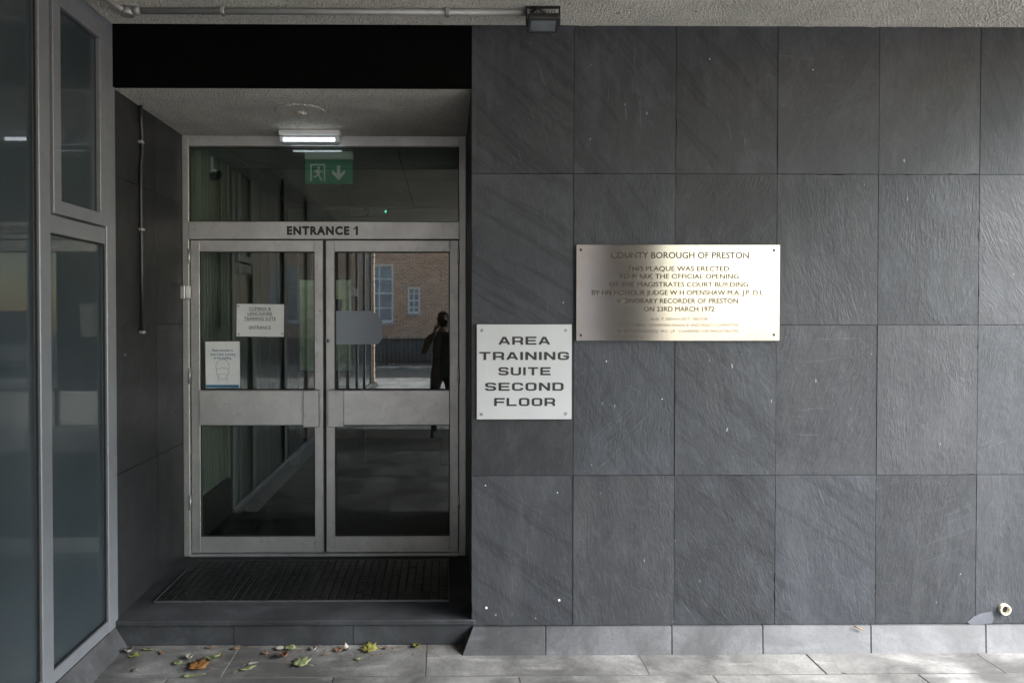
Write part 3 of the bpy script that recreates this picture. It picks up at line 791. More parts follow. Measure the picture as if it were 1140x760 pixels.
curve2([(-.045, .018), (-.04, -.03), (-.02, -.06), (0, -.068), (.02, -.06), (.04, -.03), (.045, .018)])
curve2([(-.043, .0), (-.02, .008), (0, .012), (.02, .008), (.043, 0)]); curve2([(-.036, -.04), (-.015, -.03), (.015, -.03), (.036, -.04)])
curve2([(-.028, -.05), (-.03, -.08)]); curve2([(.028, -.05), (.03, -.08)])
obj('face_drawing', bm, M['pale_ink'], t)
# grey sticker with clipped corners on the right pane
pts = [(374.5, 346), (412, 346), (419, 350), (425.5, 357), (425.5, 377), (421, 383), (374.5, 383)]
bm = newbm(); vv = [bm.verts.new((D(*p).x, DY-.0070, D(*p).z)) for p in pts]; vb = [bm.verts.new((v.co.x, DY-.0063, v.co.z)) for v in vv]
bm.faces.new(vv); bm.faces.new(vb)
for k in range(len(vv)): bm.faces.new([vv[k], vb[k], vb[(k+1) % len(vv)], vv[(k+1) % len(vv)]])
o = obj('window_sticker', bm, M['frosting']); tag(o, 'translucent grey sticker with clipped corners on the right door pane', 'sticker')

# ============================================================ OUTDOOR FITTINGS
# bulkhead lamp
q = ray(345.5, 146, 2, ZR)
t = empty('bulkhead_lamp', (q.x, q.y, ZR), 'lit white oblong bulkhead lamp on the recess soffit above the doors', 'lamp')
LW_ = .200; y0, y1 = q.y-.05, q.y+.05
part('housing', q.x-LW_, q.x+LW_, y0, y1, ZR-.040, ZR-.0005, M['white'], t, .008)
bm = newbm(); box(bm, q.x-LW_+.004, q.x+LW_-.004, y0+.004, y1-.004, ZR-.085, ZR-.0405, .018, seg=3); obj('diffuser', bm, M['diffuser'], t)
bm = newbm()
for k in range(24): box(bm, q.x-.165+.014*k, q.x-.165+.014*k+.0095, y0+.0015, y0+.006, ZR-.078, ZR-.056, .001)
obj('led_strip', bm, M['led'], t)
bm = newbm()
for k in range(24): box(bm, q.x-.165+.014*k, q.x-.165+.014*k+.0095, y1-.006, y1-.0015, ZR-.078, ZR-.062, .001)
obj('led_strip', bm, M['led'], t)
# ceiling rose
q = ray(335, 124, 2, ZR); bm = newbm()
cyl(bm, (q.x, q.y, ZR-.008), (q.x, q.y, ZR-.0003), .148, .155, 40); t = obj('ceiling_plate', bm, M['dash2'])
tag(t, 'round painted over blanking plate on the recess soffit', 'ceiling plate')
bm = newbm(); cyl(bm, (q.x, q.y, ZR-.024), (q.x, q.y, ZR-.008), .022, .038, 24); obj('cap', bm, M['dash2'], t)
# ceiling conduit
q = ray(300, 13, 2, ZC-.018); yq = q.y; zq = ZC-.018
xA, xB = ray(150, 11, 1, yq).x, ray(588, 12, 1, yq).x
bm = newbm(); cyl(bm, (xA, yq, zq), (xB, yq, zq), .0155, seg=18)
t = obj('ceiling_conduit', bm, M['galv']); tag(t, 'grey steel conduit running under the canopy to the floodlight', 'conduit')
bm = newbm(); tube(bm, [(xA-.02, yq, zq), (xA-.045, yq-.006, zq), (xA-.062, yq-.03, zq), (xA-.07, yq-.07, zq), (xA-.09, yq-.5, zq), (xA-.09, yq-1.5, zq)], .0155, 14); obj('bend', bm, M['galv'], t)
bm = newbm(); cyl(bm, (xA-.035, yq, zq+.012), (xA-.035, yq, zq-.024), .030, .030, 22); cyl(bm, (xA-.01, yq, zq), (xA+.03, yq, zq), .021, seg=16); obj('junction_box', bm, M['galv'], t)
for px in (248, 498):
    x = ray(px, 12, 1, yq).x; bm = newbm(); box(bm, x-.011, x+.011, yq-.022, yq+.022, zq-.019, ZC-.0005, .004); obj('clip', bm, M['galv'], t)
# floodlight
cx = ray(604, 15, 1, -.20).x; fy = -.215; fz = 3.205
t = empty('floodlight', (cx, fy, fz), 'small black floodlight hanging under the canopy at the wall corner', 'floodlight')
mm = Matrix.Translation((cx, fy, fz)) @ Matrix.Scale(.88, 4) @ Matrix.Rotation(R(58), 4, 'X')
bm = newbm(); box(bm, -.088, .088, -.019, .028, -.050, .050, .008, mm)
box(bm, -.088, -.070, -.026, -.0185, -.048, .048, .002, mm); box(bm, .070, .088, -.026, -.0185, -.048, .048, .002, mm); box(bm, -.069, .069, -.026, -.0185, .034, .048, .002, mm); box(bm, -.069, .069, -.026, -.0185, -.048, -.034, .002, mm)
for k in range(9): box(bm, -.07+.0165*k, -.066+.0165*k, .028, .048, -.04, .04, 0, mm)
obj('housing', bm, M['darkplastic'], t)
bm = newbm(); box(bm, -.072, .072, -.0235, -.0195, -.033, .033, .001, mm); M['floodglass'] = simple('floodlight glass', (.10, .112, .118), .15, coat=.6); obj('lens', bm, M['floodglass'], t)
bm = newbm()
for sx in (-1, 1):
    box(bm, cx+sx*.082-.003, cx+sx*.082+.003, fy-.012, fy+.012, fz-.01, ZC-.003, .001)
box(bm, cx-.085, cx+.085, fy-.012, fy+.012, ZC-.006, ZC-.0008, .001); obj('bracket', bm, M['darkplastic'], t)
bm = newbm(); tube(bm, [(cx+.04, fy+.035, fz+.02), (cx+.02, fy+.01, fz+.05), (cx-.03, fy-.02, fz+.065), (cx-.06, yq, zq)], .005, 8); obj('cable', bm, M['darkplastic'], t)

# ============================================================ LEAVES
def leafshape(kind, size):
    if kind == 'maple':
        pr = [(0, -.5), (.12, -.38), (.42, -.42), (.32, -.22), (.55, -.02), (.30, .04), (.36, .32), (.14, .22), (0, .55), (-.14, .24), (-.38, .30), (-.28, .04), (-.55, -.04), (-.30, -.2), (-.40, -.42), (-.1, -.36)]
    elif kind == 'long':
        pr = [(0, -.5), (.13, -.3), (.18, -.05), (.15, .2), (.07, .4), (0, .55), (-.07, .4), (-.15, .2), (-.17, -.05), (-.12, -.3)]
    else:
        pr = [(0, -.5), (.28, -.34), (.36, -.05), (.22, .3), (.05, .48), (-.18, .34), (-.37, .0), (-.26, -.35)]
    return [(x*size, y*size) for x, y in pr]
def make_leaf(px, py, kind, size, ang, curl, m, label, z0=.003, sq=1.0):
    q = ray(px, py, 2, 0.004); rnd = random.Random(int(px*31+py))
    out = leafshape(kind, size); bm = newbm()
    def zz(x, y):
        cl = curl*(.4 if kind == 'maple' else 1)
        r = (x*x*1.0/size)*cl*3+abs(y)*cl*.4
        return .003+r+.18*size*mnoise.noise(Vector((x*45+px, y*45, 0)))*curl*1.5
    c = bm.verts.new((0, 0, zz(0, 0))); ringm = []; ring_ = []
    for (x, y) in out:
        x *= sq
        ringm.append(bm.verts.new((x*.5, y*.5, max(.002, zz(x*.5, y*.5)))))
        ring_.append(bm.verts.new((x, y, max(.002, zz(x, y)))))
    n = len(out)
    for k in range(n):
        bm.faces.new([c, ringm[k], ringm[(k+1) % n]]); bm.faces.new([ringm[k], ring_[k], ring_[(k+1) % n], ringm[(k+1) % n]])
    o = obj('fallen_leaf', bm, m, smooth=True)
    o.location = (q.x, q.y, .0015); o.rotation_euler = (rnd.uniform(-.15, .15)*0, 0, R(ang))
    b = newbm(); tube(b, [(0, -.48*size, .004), (.004, -.62*size, .006), (.012, -.8*size, .003)], .0009, 5)
    s_ = obj('stalk', b, m); s_.parent = o
    so = o.modifiers.new('s', 'SOLIDIFY'); so.thickness = .0007; so.offset = 1
    tag(o, label, 'leaf', 'fallen leaves by the step'); return o
LV = [(219, 741, 'maple', .10, 70, .45, 'leaf_orange', 'large orange brown fallen leaf, the biggest on the pavement'),
 (236, 733, 'long', .085, -60, .8, 'leaf_green', 'curled pale green leaf just behind the big orange leaf'),
 (213, 752, 'long', .07, 100, .35, 'leaf_green', 'flat green leaf just in front of the big orange leaf'),
 (197, 738, 'oval', .05, 75, .3, 'leaf_green', 'small green leaf left of the big orange leaf'),
 (211, 732, 'oval', .045, 10, .9, 'leaf_pale', 'tiny bleached curled leaf behind and left of the big orange leaf'),
 (143, 725, 'oval', .06, 20, .9, 'leaf_pale', 'crumpled whitish leaf in the corner under the glazed wall'),
 (149, 730, 'maple', .045, 120, .7, 'leaf_yellow', 'small yellowish leaf touching the whitish one in the left corner'),
 (165, 723, 'long', .06, 85, .4, 'leaf_green', 'dull green leaf lying along the foot of the riser on the left'),
 (150, 746, 'oval', .030, 60, .6, 'leaf_pale', 'tiny pale leaf scrap near the left corner of the pavement'),
 (233, 721, 'long', .045, 80, .4, 'leaf_brown', 'thin brown leaf against the riser behind the big orange leaf'),
 (260, 722, 'oval', .035, 80, .4, 'leaf_orange', 'small orange leaf scrap under the left riser joint'),
 (275, 744, 'long', .075, -65, .3, 'leaf_green', 'flat pale green leaf halfway between the orange leaf and the reddish one'),
 (281, 738, 'long', .05, -75, .3, 'leaf_pale', 'narrow cream leaf just behind the flat pale green leaf'),
 (311, 722, 'oval', .04, 90, .5, 'leaf_pale', 'little white leaf at the riser above the reddish curled leaf'),
 (322, 722, 'oval', .06, 80, .5, 'leaf_green', 'dark green leaf at the riser beside the little white leaf'),
 (315, 731, 'oval', .06, 40, 1.0, 'leaf_brown', 'reddish brown curled leaf near the middle of the step'),
 (334, 737, 'maple', .085, 60, .4, 'leaf_green', 'pale green lobed leaf right of the reddish curled leaf'),
 (349, 722, 'oval', .04, 30, .6, 'leaf_pale', 'pale crumpled scrap at the riser left of the second riser joint'),
 (377, 723, 'maple', .045, 0, .6, 'leaf_brown', 'dry brown leaf scrap just left of the second riser joint'),
 (387, 723, 'long', .065, 25, 1.2, 'leaf_pale', 'upright curled greyish leaf under the second riser joint'),
 (410, 722, 'maple', .088, 95, .5, 'leaf_yellow', 'bright yellow green lobed leaf against the riser'),
 (398, 733, 'oval', .026, 80, .2, 'leaf_green', 'tiny green scrap in front of the bright yellow leaf'),
 (180, 727, 'long', .045, 40, .5, 'leaf_brown', 'thin brown leaf between the left corner and the big orange leaf'),
 (246, 729, 'oval', .035, 15, .6, 'leaf_brown', 'small dark brown scrap right of the curled pale green leaf'),
 (295, 727, 'oval', .03, 70, .4, 'leaf_brown', 'small dark brown scrap left of the reddish curled leaf'),
 (362, 728, 'long', .035, 110, .5, 'leaf_brown', 'thin dark brown scrap in front of the pale crumpled scrap'),
 (430, 721, 'oval', .028, 50, .4, 'leaf_brown', 'tiny brown scrap right of the bright yellow leaf'),
 (463, 719, 'oval', .042, 30, .7, 'leaf_yellow', 'small yellow green leaf alone near the right end of the step')]
for a in LV:
    z = list(a); z[6] = M[a[6]]; z[3] *= 1.15; make_leaf(*z)
# small woody stick on plinth (right)
q = ray(955, 699, 1, -.03); b = newbm(); tube(b, [(q.x-.02, -.03, .099+.006), (q.x, -.035, .098), (q.x+.018, -.043, .092)], .0035, 6)
o = obj('twig', b, M['leaf_orange']); tag(o, 'short orange twig lying on the slate plinth below the wall', 'twig')
# litter crumbs
bm = newbm(); rnd = random.Random(4)
for k in range(300):
    px = rnd.uniform(125, 500); py = 719+abs(rnd.gauss(0, 1))**1.6*7
    q = ray(px, py, 2, 0); s_ = rnd.choice((.001, .0015, .002, .003, .0045))
    if q.x < LX+.09 or q.y > 0: continue
    box(bm, q.x-s_, q.x+s_, q.y-s_*.7, q.y+s_*.7, .0, s_*.5, 0, None)
o = obj('leaf_litter', bm, M['leaf_brown']); o['kind'] = 'stuff'; o['label'] = 'brown crumbs of leaf litter along the foot of the step'; o['category'] = 'litter'

# ============================================================ LOBBY
IX = -1.70; IY = DY+.10; ZI = 2.93; YB = 3.75
lb = empty('lobby', (-.8, 2.2, ZP), 'dim entrance lobby with pale ribbed wall and tiled ceiling behind the doors', 'room')
bm = newbm()
for k in range(9):   # fine ribs close to the door
    y = IY+.015+k*.062
    box(bm, IX-.05, IX+.004, y, y+.054, .5, ZI, .004)
obj('ribbed_wall', bm, M['panel'], lb)
for k in range(7):
    y = IY+.60+k*.30
    bm = newbm(); box(bm, IX-.05, IX+.002, y+.03, y+.285, .22, ZI, .004); obj('wall_panel', bm, M['panel'], lb)
bm = newbm(); box(bm, IX-.2, IX-.052, IY-.04, YB, ZP, ZI); box(bm, IX-.05, IX+.02, IY, IY+.58, ZP, .495); box(bm, IX-.05, IX+.012, IY+.6, YB, ZP, .20); obj('skirting', bm, M['dadoblack'], lb)
bm = newbm(); box(bm, XR-.02+.06, XR+.3, IY-.04, 6.2, ZP, ZI+.1); obj('side_wall', bm, M['panel'], lb)
bm = newbm(); box(bm, -4.2, 1.2, IY-.05, 6.2, ZP-.1, ZP+.001); obj('floor', bm, M['floorin'], lb)
bm = newbm()
for i in range(-7, 3):
    for j in range(9):
        x0 = -.35+i*.6; y0 = IY-.04+j*.6
        if x0 > XR: continue
        box(bm, x0+.006, x0+.594, y0+.006, y0+.594, ZI, ZI+.02)
obj('ceiling_tile', bm, M['tile'], lb)
bm = newbm(); box(bm, -4.5, 1.2, IY-.03, 6.4, ZI+.008, ZI+.1); obj('ceiling_grid', bm, M['dadoblack'], lb)
# inner bulkhead and brown screen
bm = newbm(); box(bm, -4.2, XR+.05, YB, YB+.04, 2.60, ZI-.001); obj('bulkhead', bm, M['panel'], lb)
bm = newbm(); box(bm, -4.2, XR+.05, YB-.01, YB+.05, 2.56, 2.599, .002); box(bm, -4.2, XR+.04, YB-.006, YB-.0005, ZI-.03, ZI-.002); box(bm, IX-.04, IX+.10, YB-.02, YB+.06, ZP, 2.559, .003)
box(bm, -.96, -.88, YB-.01, YB+.05, ZP, 2.559, .003); box(bm, -.06, .03, YB-.01, YB+.05, ZP, 2.559, .003)
obj('timber_screen', bm, M['wood'], lb)
bm = newbm()
hx0, hx1, hz0, hz1 = ray(332, 360, 1, 5.4).x, ray(391, 360, 1, 5.4).x, ray(350, 413, 1, 5.4).z, ray(350, 309, 1, 5.4).z
box(bm, -4.2, hx0, 5.4, 5.5, ZP, ZI); box(bm, hx1, XR+.05, 5.4, 5.5, ZP, ZI); box(bm, hx0, hx1, 5.4, 5.5, ZP, hz0); box(bm, hx0, hx1, 5.4, 5.5, hz1, ZI)
obj('back_wall', bm, M['wood'], lb)
bm = newbm(); box(bm, -4.25, -4.2, YB, 7.2, ZP, ZI); box(bm, -4.25, XR+.2, 7.2, 7.25, ZP, ZI+.05); box(bm, XR+.31, XR+.36, 6, 7.2, ZP, ZI); box(bm, -4.2, XR+.3, 6.2, 7.2, ZP-.05, ZP-.001); box(bm, -4.2, XR+.3, 6.4, 7.2, ZI+.11, ZI+.13)
obj('office_wall', bm, M['office'], lb)
bm = newbm(); box(bm, -3.2, -1.2, 5.8, 6.6, ZI-.02, ZI-.005); obj('lit_ceiling_panel', bm, M['officelamp'], lb)
bm = newbm(); wz = (hx0+hx1)/2; box(bm, wz-.02, wz+.02, 5.39, 5.44, hz0, hz1); box(bm, hx0, hx1, 5.39, 5.43, hz1-.03, hz1); obj('hatch_frame', bm, M['darkplastic'], lb)
bm = newbm(); box(bm, hx0+.25, hx0+.55, 5.55, 5.56, hz0+.35, hz0+.95); obj('notice_board', bm, M['ink'], lb)

# exit sign (hangs just inside)
ey = 1.22; a, b_ = ray(340, 205, 1, ey), ray(393, 178, 1, ey)
t = empty('exit_sign', ((a.x+b_.x)/2, ey, ZI), 'green hanging exit sign with running figure and down arrow over the doors', 'exit sign')
part('panel', a.x, b_.x, ey-.006, ey+.006, a.z, b_.z, M['green'], t, .001)
part('lamp_housing', a.x-.0, b_.x+.0, ey-.03, ey+.03, b_.z+.0005, ray(366, 169, 1, ey).z, M['white'], t, .004)
bm = newbm(); box(bm, (a.x+b_.x)/2-.03, (a.x+b_.x)/2+.03, ey-.02, ey+.02, ray(366, 169, 1, ey).z+.0005, ZI+.03, .002); obj('mount', bm, M['white'], t)
bm = newbm(); yy_ = ey-.0072
def poly(pts, ox, oz, s):
    v = [bm.verts.new((ox+x*s, yy_, oz+z*s)) for x, z in pts]; bm.faces.new(v)
ox, oz, h = a.x, a.z, (b_.z-a.z)
ax0 = a.x+.25*0
W_ = b_.x-a.x
# down arrow
ac = a.x+W_*.70
poly([(-.012, .13), (.012, .13), (.012, .07), (.045, .10), (.045, .075), (0, .025), (-.045, .075), (-.045, .10), (-.012, .07)], ac, a.z, 1)
# doorway with running figure
fc = a.x+W_*.27
poly([(-.055, .02), (-.045, .02), (-.045, .13), (.05, .13), (.05, .14), (-.055, .14)], fc, a.z, 1)
poly([(.04, .02), (.05, .02), (.05, .13), (.04, .13)], fc, a.z, 1)
b = bmesh.new(); bmesh.ops.create_circle(b, cap_ends=True, segments=12, radius=.0095)
bmesh.ops.transform(b, matrix=Matrix.Translation((fc+.004, yy_, a.z+.113)) @ Matrix.Rotation(PI/2, 4, 'X'), verts=b.verts); merge(bm, b)
poly([(-.012, .098), (.008, .102), (.014, .07), (-.008, .064)], fc, a.z, 1)
poly([(-.008, .070), (.0, .064), (-.012, .046), (-.034, .046), (-.034, .055), (-.016, .055)], fc, a.z, 1)
poly([(.0, .066), (.013, .066), (.018, .046), (.032, .026), (.022, .022), (.008, .042)], fc, a.z, 1)
poly([(.008, .10), (.012, .09), (.030, .078), (.034, .085), (.02, .094)], fc, a.z, 1)
poly([(-.012, .098), (-.008, .088), (-.026, .078), (-.03, .086)], fc, a.z, 1)
obj('pictogram', bm, M['white'], t)
# security camera in the lobby
q = ray(233, 190, 1, 1.35)
q.x = max(q.x, IX+.03)
t = empty('security_camera', q, 'small dark security camera on a pale bracket in the top left of the overhead window', 'camera')
bm = newbm(); box(bm, q.x-.055, q.x-.02, 1.33, 1.37, q.z-.0, q.z+.10, .004); box(bm, q.x-.055, q.x+.01, 1.335, 1.365, q.z+.0-.012, q.z+.008, .003); obj('bracket', bm, M['white'], t)
bm = newbm(); mm = Matrix.Translation((q.x+.005, 1.34, q.z-.035)) @ Matrix.Rotation(R(25), 4, 'X'); box(bm, -.03, .03, -.06, .05, -.026, .026, .008, mm); obj('body', bm, M['darkplastic'], t)
bm = newbm(); cyl(bm, mm @ Vector((0, -.06, 0)), mm @ Vector((0, -.075, 0)), .017, .02, 16); obj('lens', bm, M['gasket'], t)
# alarm unit on bulkhead
q = ray(408, 236, 1, YB); t = empty('alarm_unit', (q.x, YB, q.z), 'grey alarm unit with a green light on the lobby bulkhead', 'alarm')
bm = newbm(); box(bm, q.x-.17, q.x+.24, YB-.05, YB-.012, q.z-.06, q.z+.03, .006); obj('housing', bm, M['pale_ink'], t)
bm = newbm(); cyl(bm, (q.x, YB-.075, q.z-.01), (q.x, YB-.05, q.z-.01), .035, .04, 16); obj('dome', bm, M['darkplastic'], t)
bm = newbm(); box(bm, q.x+.205, q.x+.217, YB-.054, YB-.0505, q.z-.01, q.z+.004); obj('indicator', bm, M['greenled'], t)

# ============================================================ ACROSS THE STREET (what the glass and steel reflect)
BY = -18.35
bb = empty('brick_building', (0, BY-3, 0), 'orange brick building across the street with white sash windows, reflected in the right door', 'building')
wins = [(-2.86, -1.86, 1.5, 3.55), (-1.36, -.92, 1.8, 2.75)]
wins += [(1.6+2.4*k, 2.6+2.4*k, 1.5, 3.55) for k in range(2)]+[(-5.2-2.4*k, -4.2-2.4*k, 1.5, 3.55) for k in range(3)]
wins += [(x0, x1, 4.4, 5.9) for (x0, x1, _, _) in wins if not (-1.5 < x0 < 0)]
# wall from strips round the openings
bm = newbm(); X0, X1, ZT = -13, 5.8, 6.4
rows = [(0, 1.5, []), (1.5, 3.55, [w for w in wins if w[2] < 2]), (3.55, 4.4, []), (4.4, 5.9, [w for w in wins if w[2] > 4]), (5.9, ZT, [])]
for z0, z1, ws in rows:
    x = X0
    for w in sorted(ws):
        box(bm, x, w[0], BY-.3, BY, z0, z1); x = w[1]
        if w[2] > z0+.01: box(bm, w[0], w[1], BY-.3, BY, z0, w[2])
        if w[3] < z1-.01: box(bm, w[0], w[1], BY-.3, BY, w[3], z1)
    box(bm, x, X1, BY-.3, BY, z0, z1)
box(bm, X0, X1, BY-8, BY-7.7, 0, ZT); box(bm, X0, X0+.3, BY-7.7, BY-.3, 0, ZT); box(bm, X1-.3, X1, BY-7.7, BY-.3, 0, ZT)
obj('wall', bm, M['brick'], bb)
quick('base_course', (X0+.01, X1-.01, BY+.002, BY+.06, 0, .95), M['basegrey'], bb)
bm = newbm(); v = [bm.verts.new(c) for c in ((X0-.3, BY+.35, ZT), (X1+.3, BY+.35, ZT), (X1+.3, BY-8.3, ZT), (X0-.3, BY-8.3, ZT), (X0-.3, BY-4, ZT+2.8), (X1+.3, BY-4, ZT+2.8))]
for q in ((0, 1, 5, 4), (2, 3, 4, 5), (0, 4, 3), (1, 2, 5), (0, 3, 2, 1)): bm.faces.new([v[k] for k in q])
M['roof'] = simple('roof slates', (.07, .075, .085), .7); obj('roof', bm, M['roof'], bb)
M['sky_pane'] = simple('window glass with sky tone', (.30, .34, .38), .05, var=.25, nscale=2)  # pale blue-grey base colour stands in for sky reflected in the panes
for (x0, x1, z0, z1) in wins:
    bm = newbm(); yb_ = BY-.1
    for (a, b_, c_, d) in ((x0, x0+.07, z0, z1), (x1-.07, x1, z0, z1), (x0+.07, x1-.07, z0, z0+.09), (x0+.07, x1-.07, z1-.07, z1)): box(bm, a, b_, yb_-.05, yb_+.05, c_, d)
    zm = (z0+z1)/2; box(bm, x0+.07, x1-.07, yb_-.04, yb_+.035, zm-.03, zm+.03)
    xm = (x0+x1)/2; box(bm, xm-.022, xm+.022, yb_-.02, yb_+.02, z0+.09, z1-.07)
    for zz_ in ((z0+zm)/2, (zm+z1)/2): box(bm, x0+.07, x1-.07, yb_-.019, yb_+.021, zz_-.022, zz_+.022)
    wf = obj('window_frame', bm, M['framewhite'], bb)
    bm = newbm(); box(bm, x0+.05, x1-.05, yb_-.03, yb_-.021, z0+.05, z1-.05); obj('pane', bm, M['sky_pane'], wf)
    bm = newbm(); box(bm, x0-.08, x1+.08, BY-.099, BY+.06, z0-.1, z0-.001); obj('sill', bm, M['concrete'], bb)
# railings
ry = -17.0
rl = empty('railings', (0, ry, .095), 'black iron railings in front of the brick building, reflected in the right door', 'railings')
bm = newbm()
for k in range(-58, 80): cyl(bm, (k*.14, ry, .12), (k*.14, ry, 1.02), .017, seg=6)
obj('bars', bm, M['rail'], rl)
bm = newbm(); box(bm, -8.2, 11.3, ry-.025, ry+.025, .91, .96); box(bm, -8.2, 11.3, ry-.025, ry+.025, .20, .25)
for k in range(-4, 6): box(bm, k*2-.02, k*2+.02, ry-.022, ry+.022, .09, 1.08)
obj('rails', bm, M['rail'], rl)
# unseen column, added so the plaque reflects a dark band
for i, (x, y, w, lb_) in enumerate(((2.62, -6.2, .40, 'dark square column added behind the camera to darken a band of the plaque'),)):
    t = empty('added_column', (x, y, 0), lb_, 'column')
    part('shaft', x-w, x+w, y-.25, y+.25, .06, ZC-.001, M['darkcol'], t, .01); part('foot', x-w-.02, x+w+.02, y-.27, y+.27, -.005, .0595, M['concrete'], t, .004)

# ============================================================ PHOTOGRAPHER (behind the lens, seen in the door glass)
px_, py_ = -.05, -4.02
def skin_body(name, verts, edges, m, root, parent=None, sub=2):
    me = bpy.data.meshes.new(name); me.from_pydata([v[:3] for v in verts], edges, []); o = bpy.data.objects.new(name, me); C.objects.link(o)
    o.modifiers.new('k', 'SKIN'); s = o.modifiers.new('s', 'SUBSURF'); s.levels = sub; s.render_levels = sub
    for i, v in enumerate(verts):
        me.skin_vertices[0].data[i].radius = (v[3], v[4] if len(v) > 4 else v[3]); me.skin_vertices[0].data[i].use_root = (i == root)
    me.materials.append(m)
    dg = bpy.context.evaluated_depsgraph_get(); e = o.evaluated_get(dg); nm = bpy.data.meshes.new_from_object(e)
    o.modifiers.clear(); o.data = nm; bpy.data.meshes.remove(me)
    if not nm.materials: nm.materials.append(m)
    for p in nm.polygons: p.use_smooth = True
    if parent is not None:
        o.parent = parent; o.matrix_parent_inverse = Matrix.Translation(-parent.location)
    return o
X, Y = px_, py_
V = [(X, Y, .98, .155, .12), (X, Y, 1.15, .145, .11), (X, Y, 1.34, .17, .125), (X, Y+.01, 1.47, .12, .09), (X, Y+.02, 1.54, .058), (X, Y+.035, 1.60, .062),
     (X+.10, Y, .90, .095), (X+.12, Y+.01, .50, .062), (X+.13, Y-.02, .10, .045), (X+.15, Y+.11, .05, .04),
     (X-.10, Y, .90, .095), (X-.12, Y+.01, .50, .062), (X-.13, Y-.02, .10, .045), (X-.15, Y+.11, .05, .04),
     (X+.19, Y, 1.43, .062), (X+.27, Y+.06, 1.22, .047), (X+.11, Y+.24, 1.52, .034),
     (X-.19, Y, 1.43, .062), (X-.27, Y+.06, 1.22, .047), (X-.11, Y+.24, 1.52, .034)]
E = [(0, 1), (1, 2), (2, 3), (3, 4), (4, 5), (0, 6), (6, 7), (7, 8), (8, 9), (0, 10), (10, 11), (11, 12), (12, 13), (3, 14), (14, 15), (15, 16), (3, 17), (17, 18), (18, 19)]
body = skin_body('person', V, E, M['coat'], 0)
body.data.materials.append(M['jeans']); body.data.materials.append(M['shoe']); body.data.materials.append(M['skin'])
for p in body.data.polygons:
    z = p.center.z
    p.material_index = 2 if z < .09 else (1 if z < .88 and abs(p.center.x-X) < .25 else (3 if z > 1.52 and abs(p.center.x-X) < .08 else 0))
tag(body, 'photographer in dark coat raising a camera, seen as a reflection in the door', 'person')
bm = newbm(); b = bmesh.new(); bmesh.ops.create_uvsphere(b, u_segments=24, v_segments=16, radius=1)
for v in b.verts:
    x, y, z = v.co; j = 1-.25*max(0, -z); v.co = (x*.076*j, y*.095*j+(.006 if z < 0 else 0), z*.115)
    v.co += Vector((X, Y+.04, 1.685))
for f in b.faces: f.smooth = True
merge(bm, b)
cyl(bm, (X, Y+.128, 1.70), (X, Y+.15, 1.665), .008, .015, 8); 
for s_ in (-1, 1): box(bm, X+s_*.076-.006, X+s_*.076+.006, Y+.02, Y+.06, 1.655, 1.715, .004)
box(bm, X-.022, X+.022, Y+.118, Y+.131, 1.625, 1.635, .003)
hd = obj('head', bm, M['skin'], None); hd.parent = body
for s_ in (-1, 1):
    b = newbm(); bmesh.ops.create_uvsphere(b, u_segments=10, v_segments=8, radius=.011); bmesh.ops.translate(b, vec=(X+s_*.03, Y+.122, 1.69), verts=b.verts)
    o = obj('eye', b, M['white'], None); o.parent = body
b = newbm(); bmesh.ops.create_uvsphere(b, u_segments=24, v_segments=16, radius=1)
for v in b.verts[:]:
    x, y, z = v.co; v.co = (x*.086+X, y*.104+Y+.028, z*.118+1.70)
bmesh.ops.delete(b, geom=[v for v in b.verts if v.co.z < 1.62 or (v.co.y > Y+.095 and v.co.z < 1.76)], context='VERTS')
o = obj('hair', b, M['hair'], None, smooth=True); o.parent = body
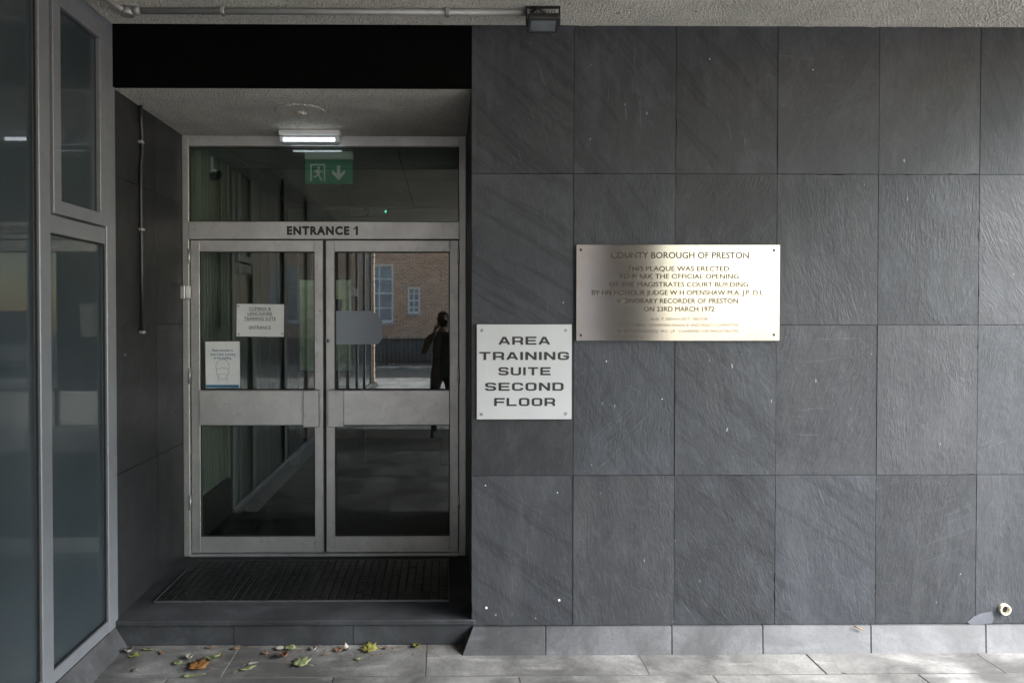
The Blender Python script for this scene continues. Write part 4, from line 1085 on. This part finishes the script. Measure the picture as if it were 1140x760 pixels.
for s_ in (-1, 1):   # hands: palm, four curled fingers and a thumb gripping the camera body
    hx, hy, hz = X+s_*.088, Y+.27, 1.60
    bm = newbm(); tube(bm, [(X+s_*.11, Y+.24, 1.52), (X+s_*.108, Y+.25, 1.55), (hx, hy-.008, hz)], .024, 10)
    for k in range(4):
        r_ = (.0095, .010, .0095, .008)[k]; ln = (.8, 1, .95, .7)[k]; z = hz+.035-.019*k
        tube(bm, [(hx, hy-.004, z), (hx-s_*.004, hy+.028*ln, z+.002), (hx-s_*.022, hy+.048*ln, z+.001), (hx-s_*.042*ln, hy+.050, z-.002)], r_, 8)
    tube(bm, [(hx, hy-.01, hz-.01), (hx-s_*.016, hy-.028, hz+.012), (hx-s_*.034, hy-.030, hz+.030)], .0105, 8)
    o = obj('hand', bm, M['skin'], None); o.parent = body
kc = empty('handheld_camera', (X, Y+.27, 1.60), 'black handheld camera with stubby lens held up by the photographer', 'camera')
part('camera_body', X-.072, X+.072, Y+.245, Y+.298, 1.60, 1.695, M['darkplastic'], kc, .008)
bm = newbm(); cyl(bm, (X, Y+.298, 1.645), (X, Y+.355, 1.645), .036, .038, 24); obj('camera_lens', bm, M['darkplastic'], kc)
bm = newbm(); box(bm, X-.025, X+.025, Y+.25, Y+.295, 1.695, 1.72, .006); obj('viewfinder', bm, M['darkplastic'], kc)

# ============================================================ LIGHT
el, az = R(40), R(108)     # veiled sun, low on the right, in front of the wall
w = bpy.data.worlds.new('World'); sc.world = w; w.use_nodes = True
nt = w.node_tree; bg = nt.nodes['Background']
sky = nt.nodes.new('ShaderNodeTexSky'); sky.sky_type = 'NISHITA'; sky.sun_disc = False
sky.sun_elevation = el; sky.sun_rotation = az; sky.air_density = 1.2; sky.dust_density = .8
nt.links.new(sky.outputs[0], bg.inputs[0]); bg.inputs[1].default_value = .15
sd = bpy.data.lights.new('sun', 'SUN'); sd.energy = 3.6; sd.angle = R(42); sd.color = (1, .98, .95)
so = bpy.data.objects.new('sun', sd); C.objects.link(so)
dirv = Vector((math.sin(az)*math.cos(el), math.cos(az)*math.cos(el), math.sin(el)))
so.rotation_euler = dirv.to_track_quat('Z', 'Y').to_euler(); so.location = dirv*40
vs_ = sc.view_settings; vs_.view_transform = 'Standard'; vs_.look = 'None'; vs_.gamma = 1; vs_.exposure = 2.68; vs_.use_curve_mapping = False
sc.render.engine = 'CYCLES'
cy = sc.cycles; cy.use_denoising = True; cy.max_bounces = 10; cy.diffuse_bounces = 6; cy.glossy_bounces = 6; cy.transparent_max_bounces = 24
cy.sample_clamp_indirect = 6; cy.caustics_reflective = False; cy.caustics_refractive = False
try: cy.denoising_input_passes = 'RGB_ALBEDO_NORMAL'; cy.denoising_prefilter = 'ACCURATE'
except Exception: pass
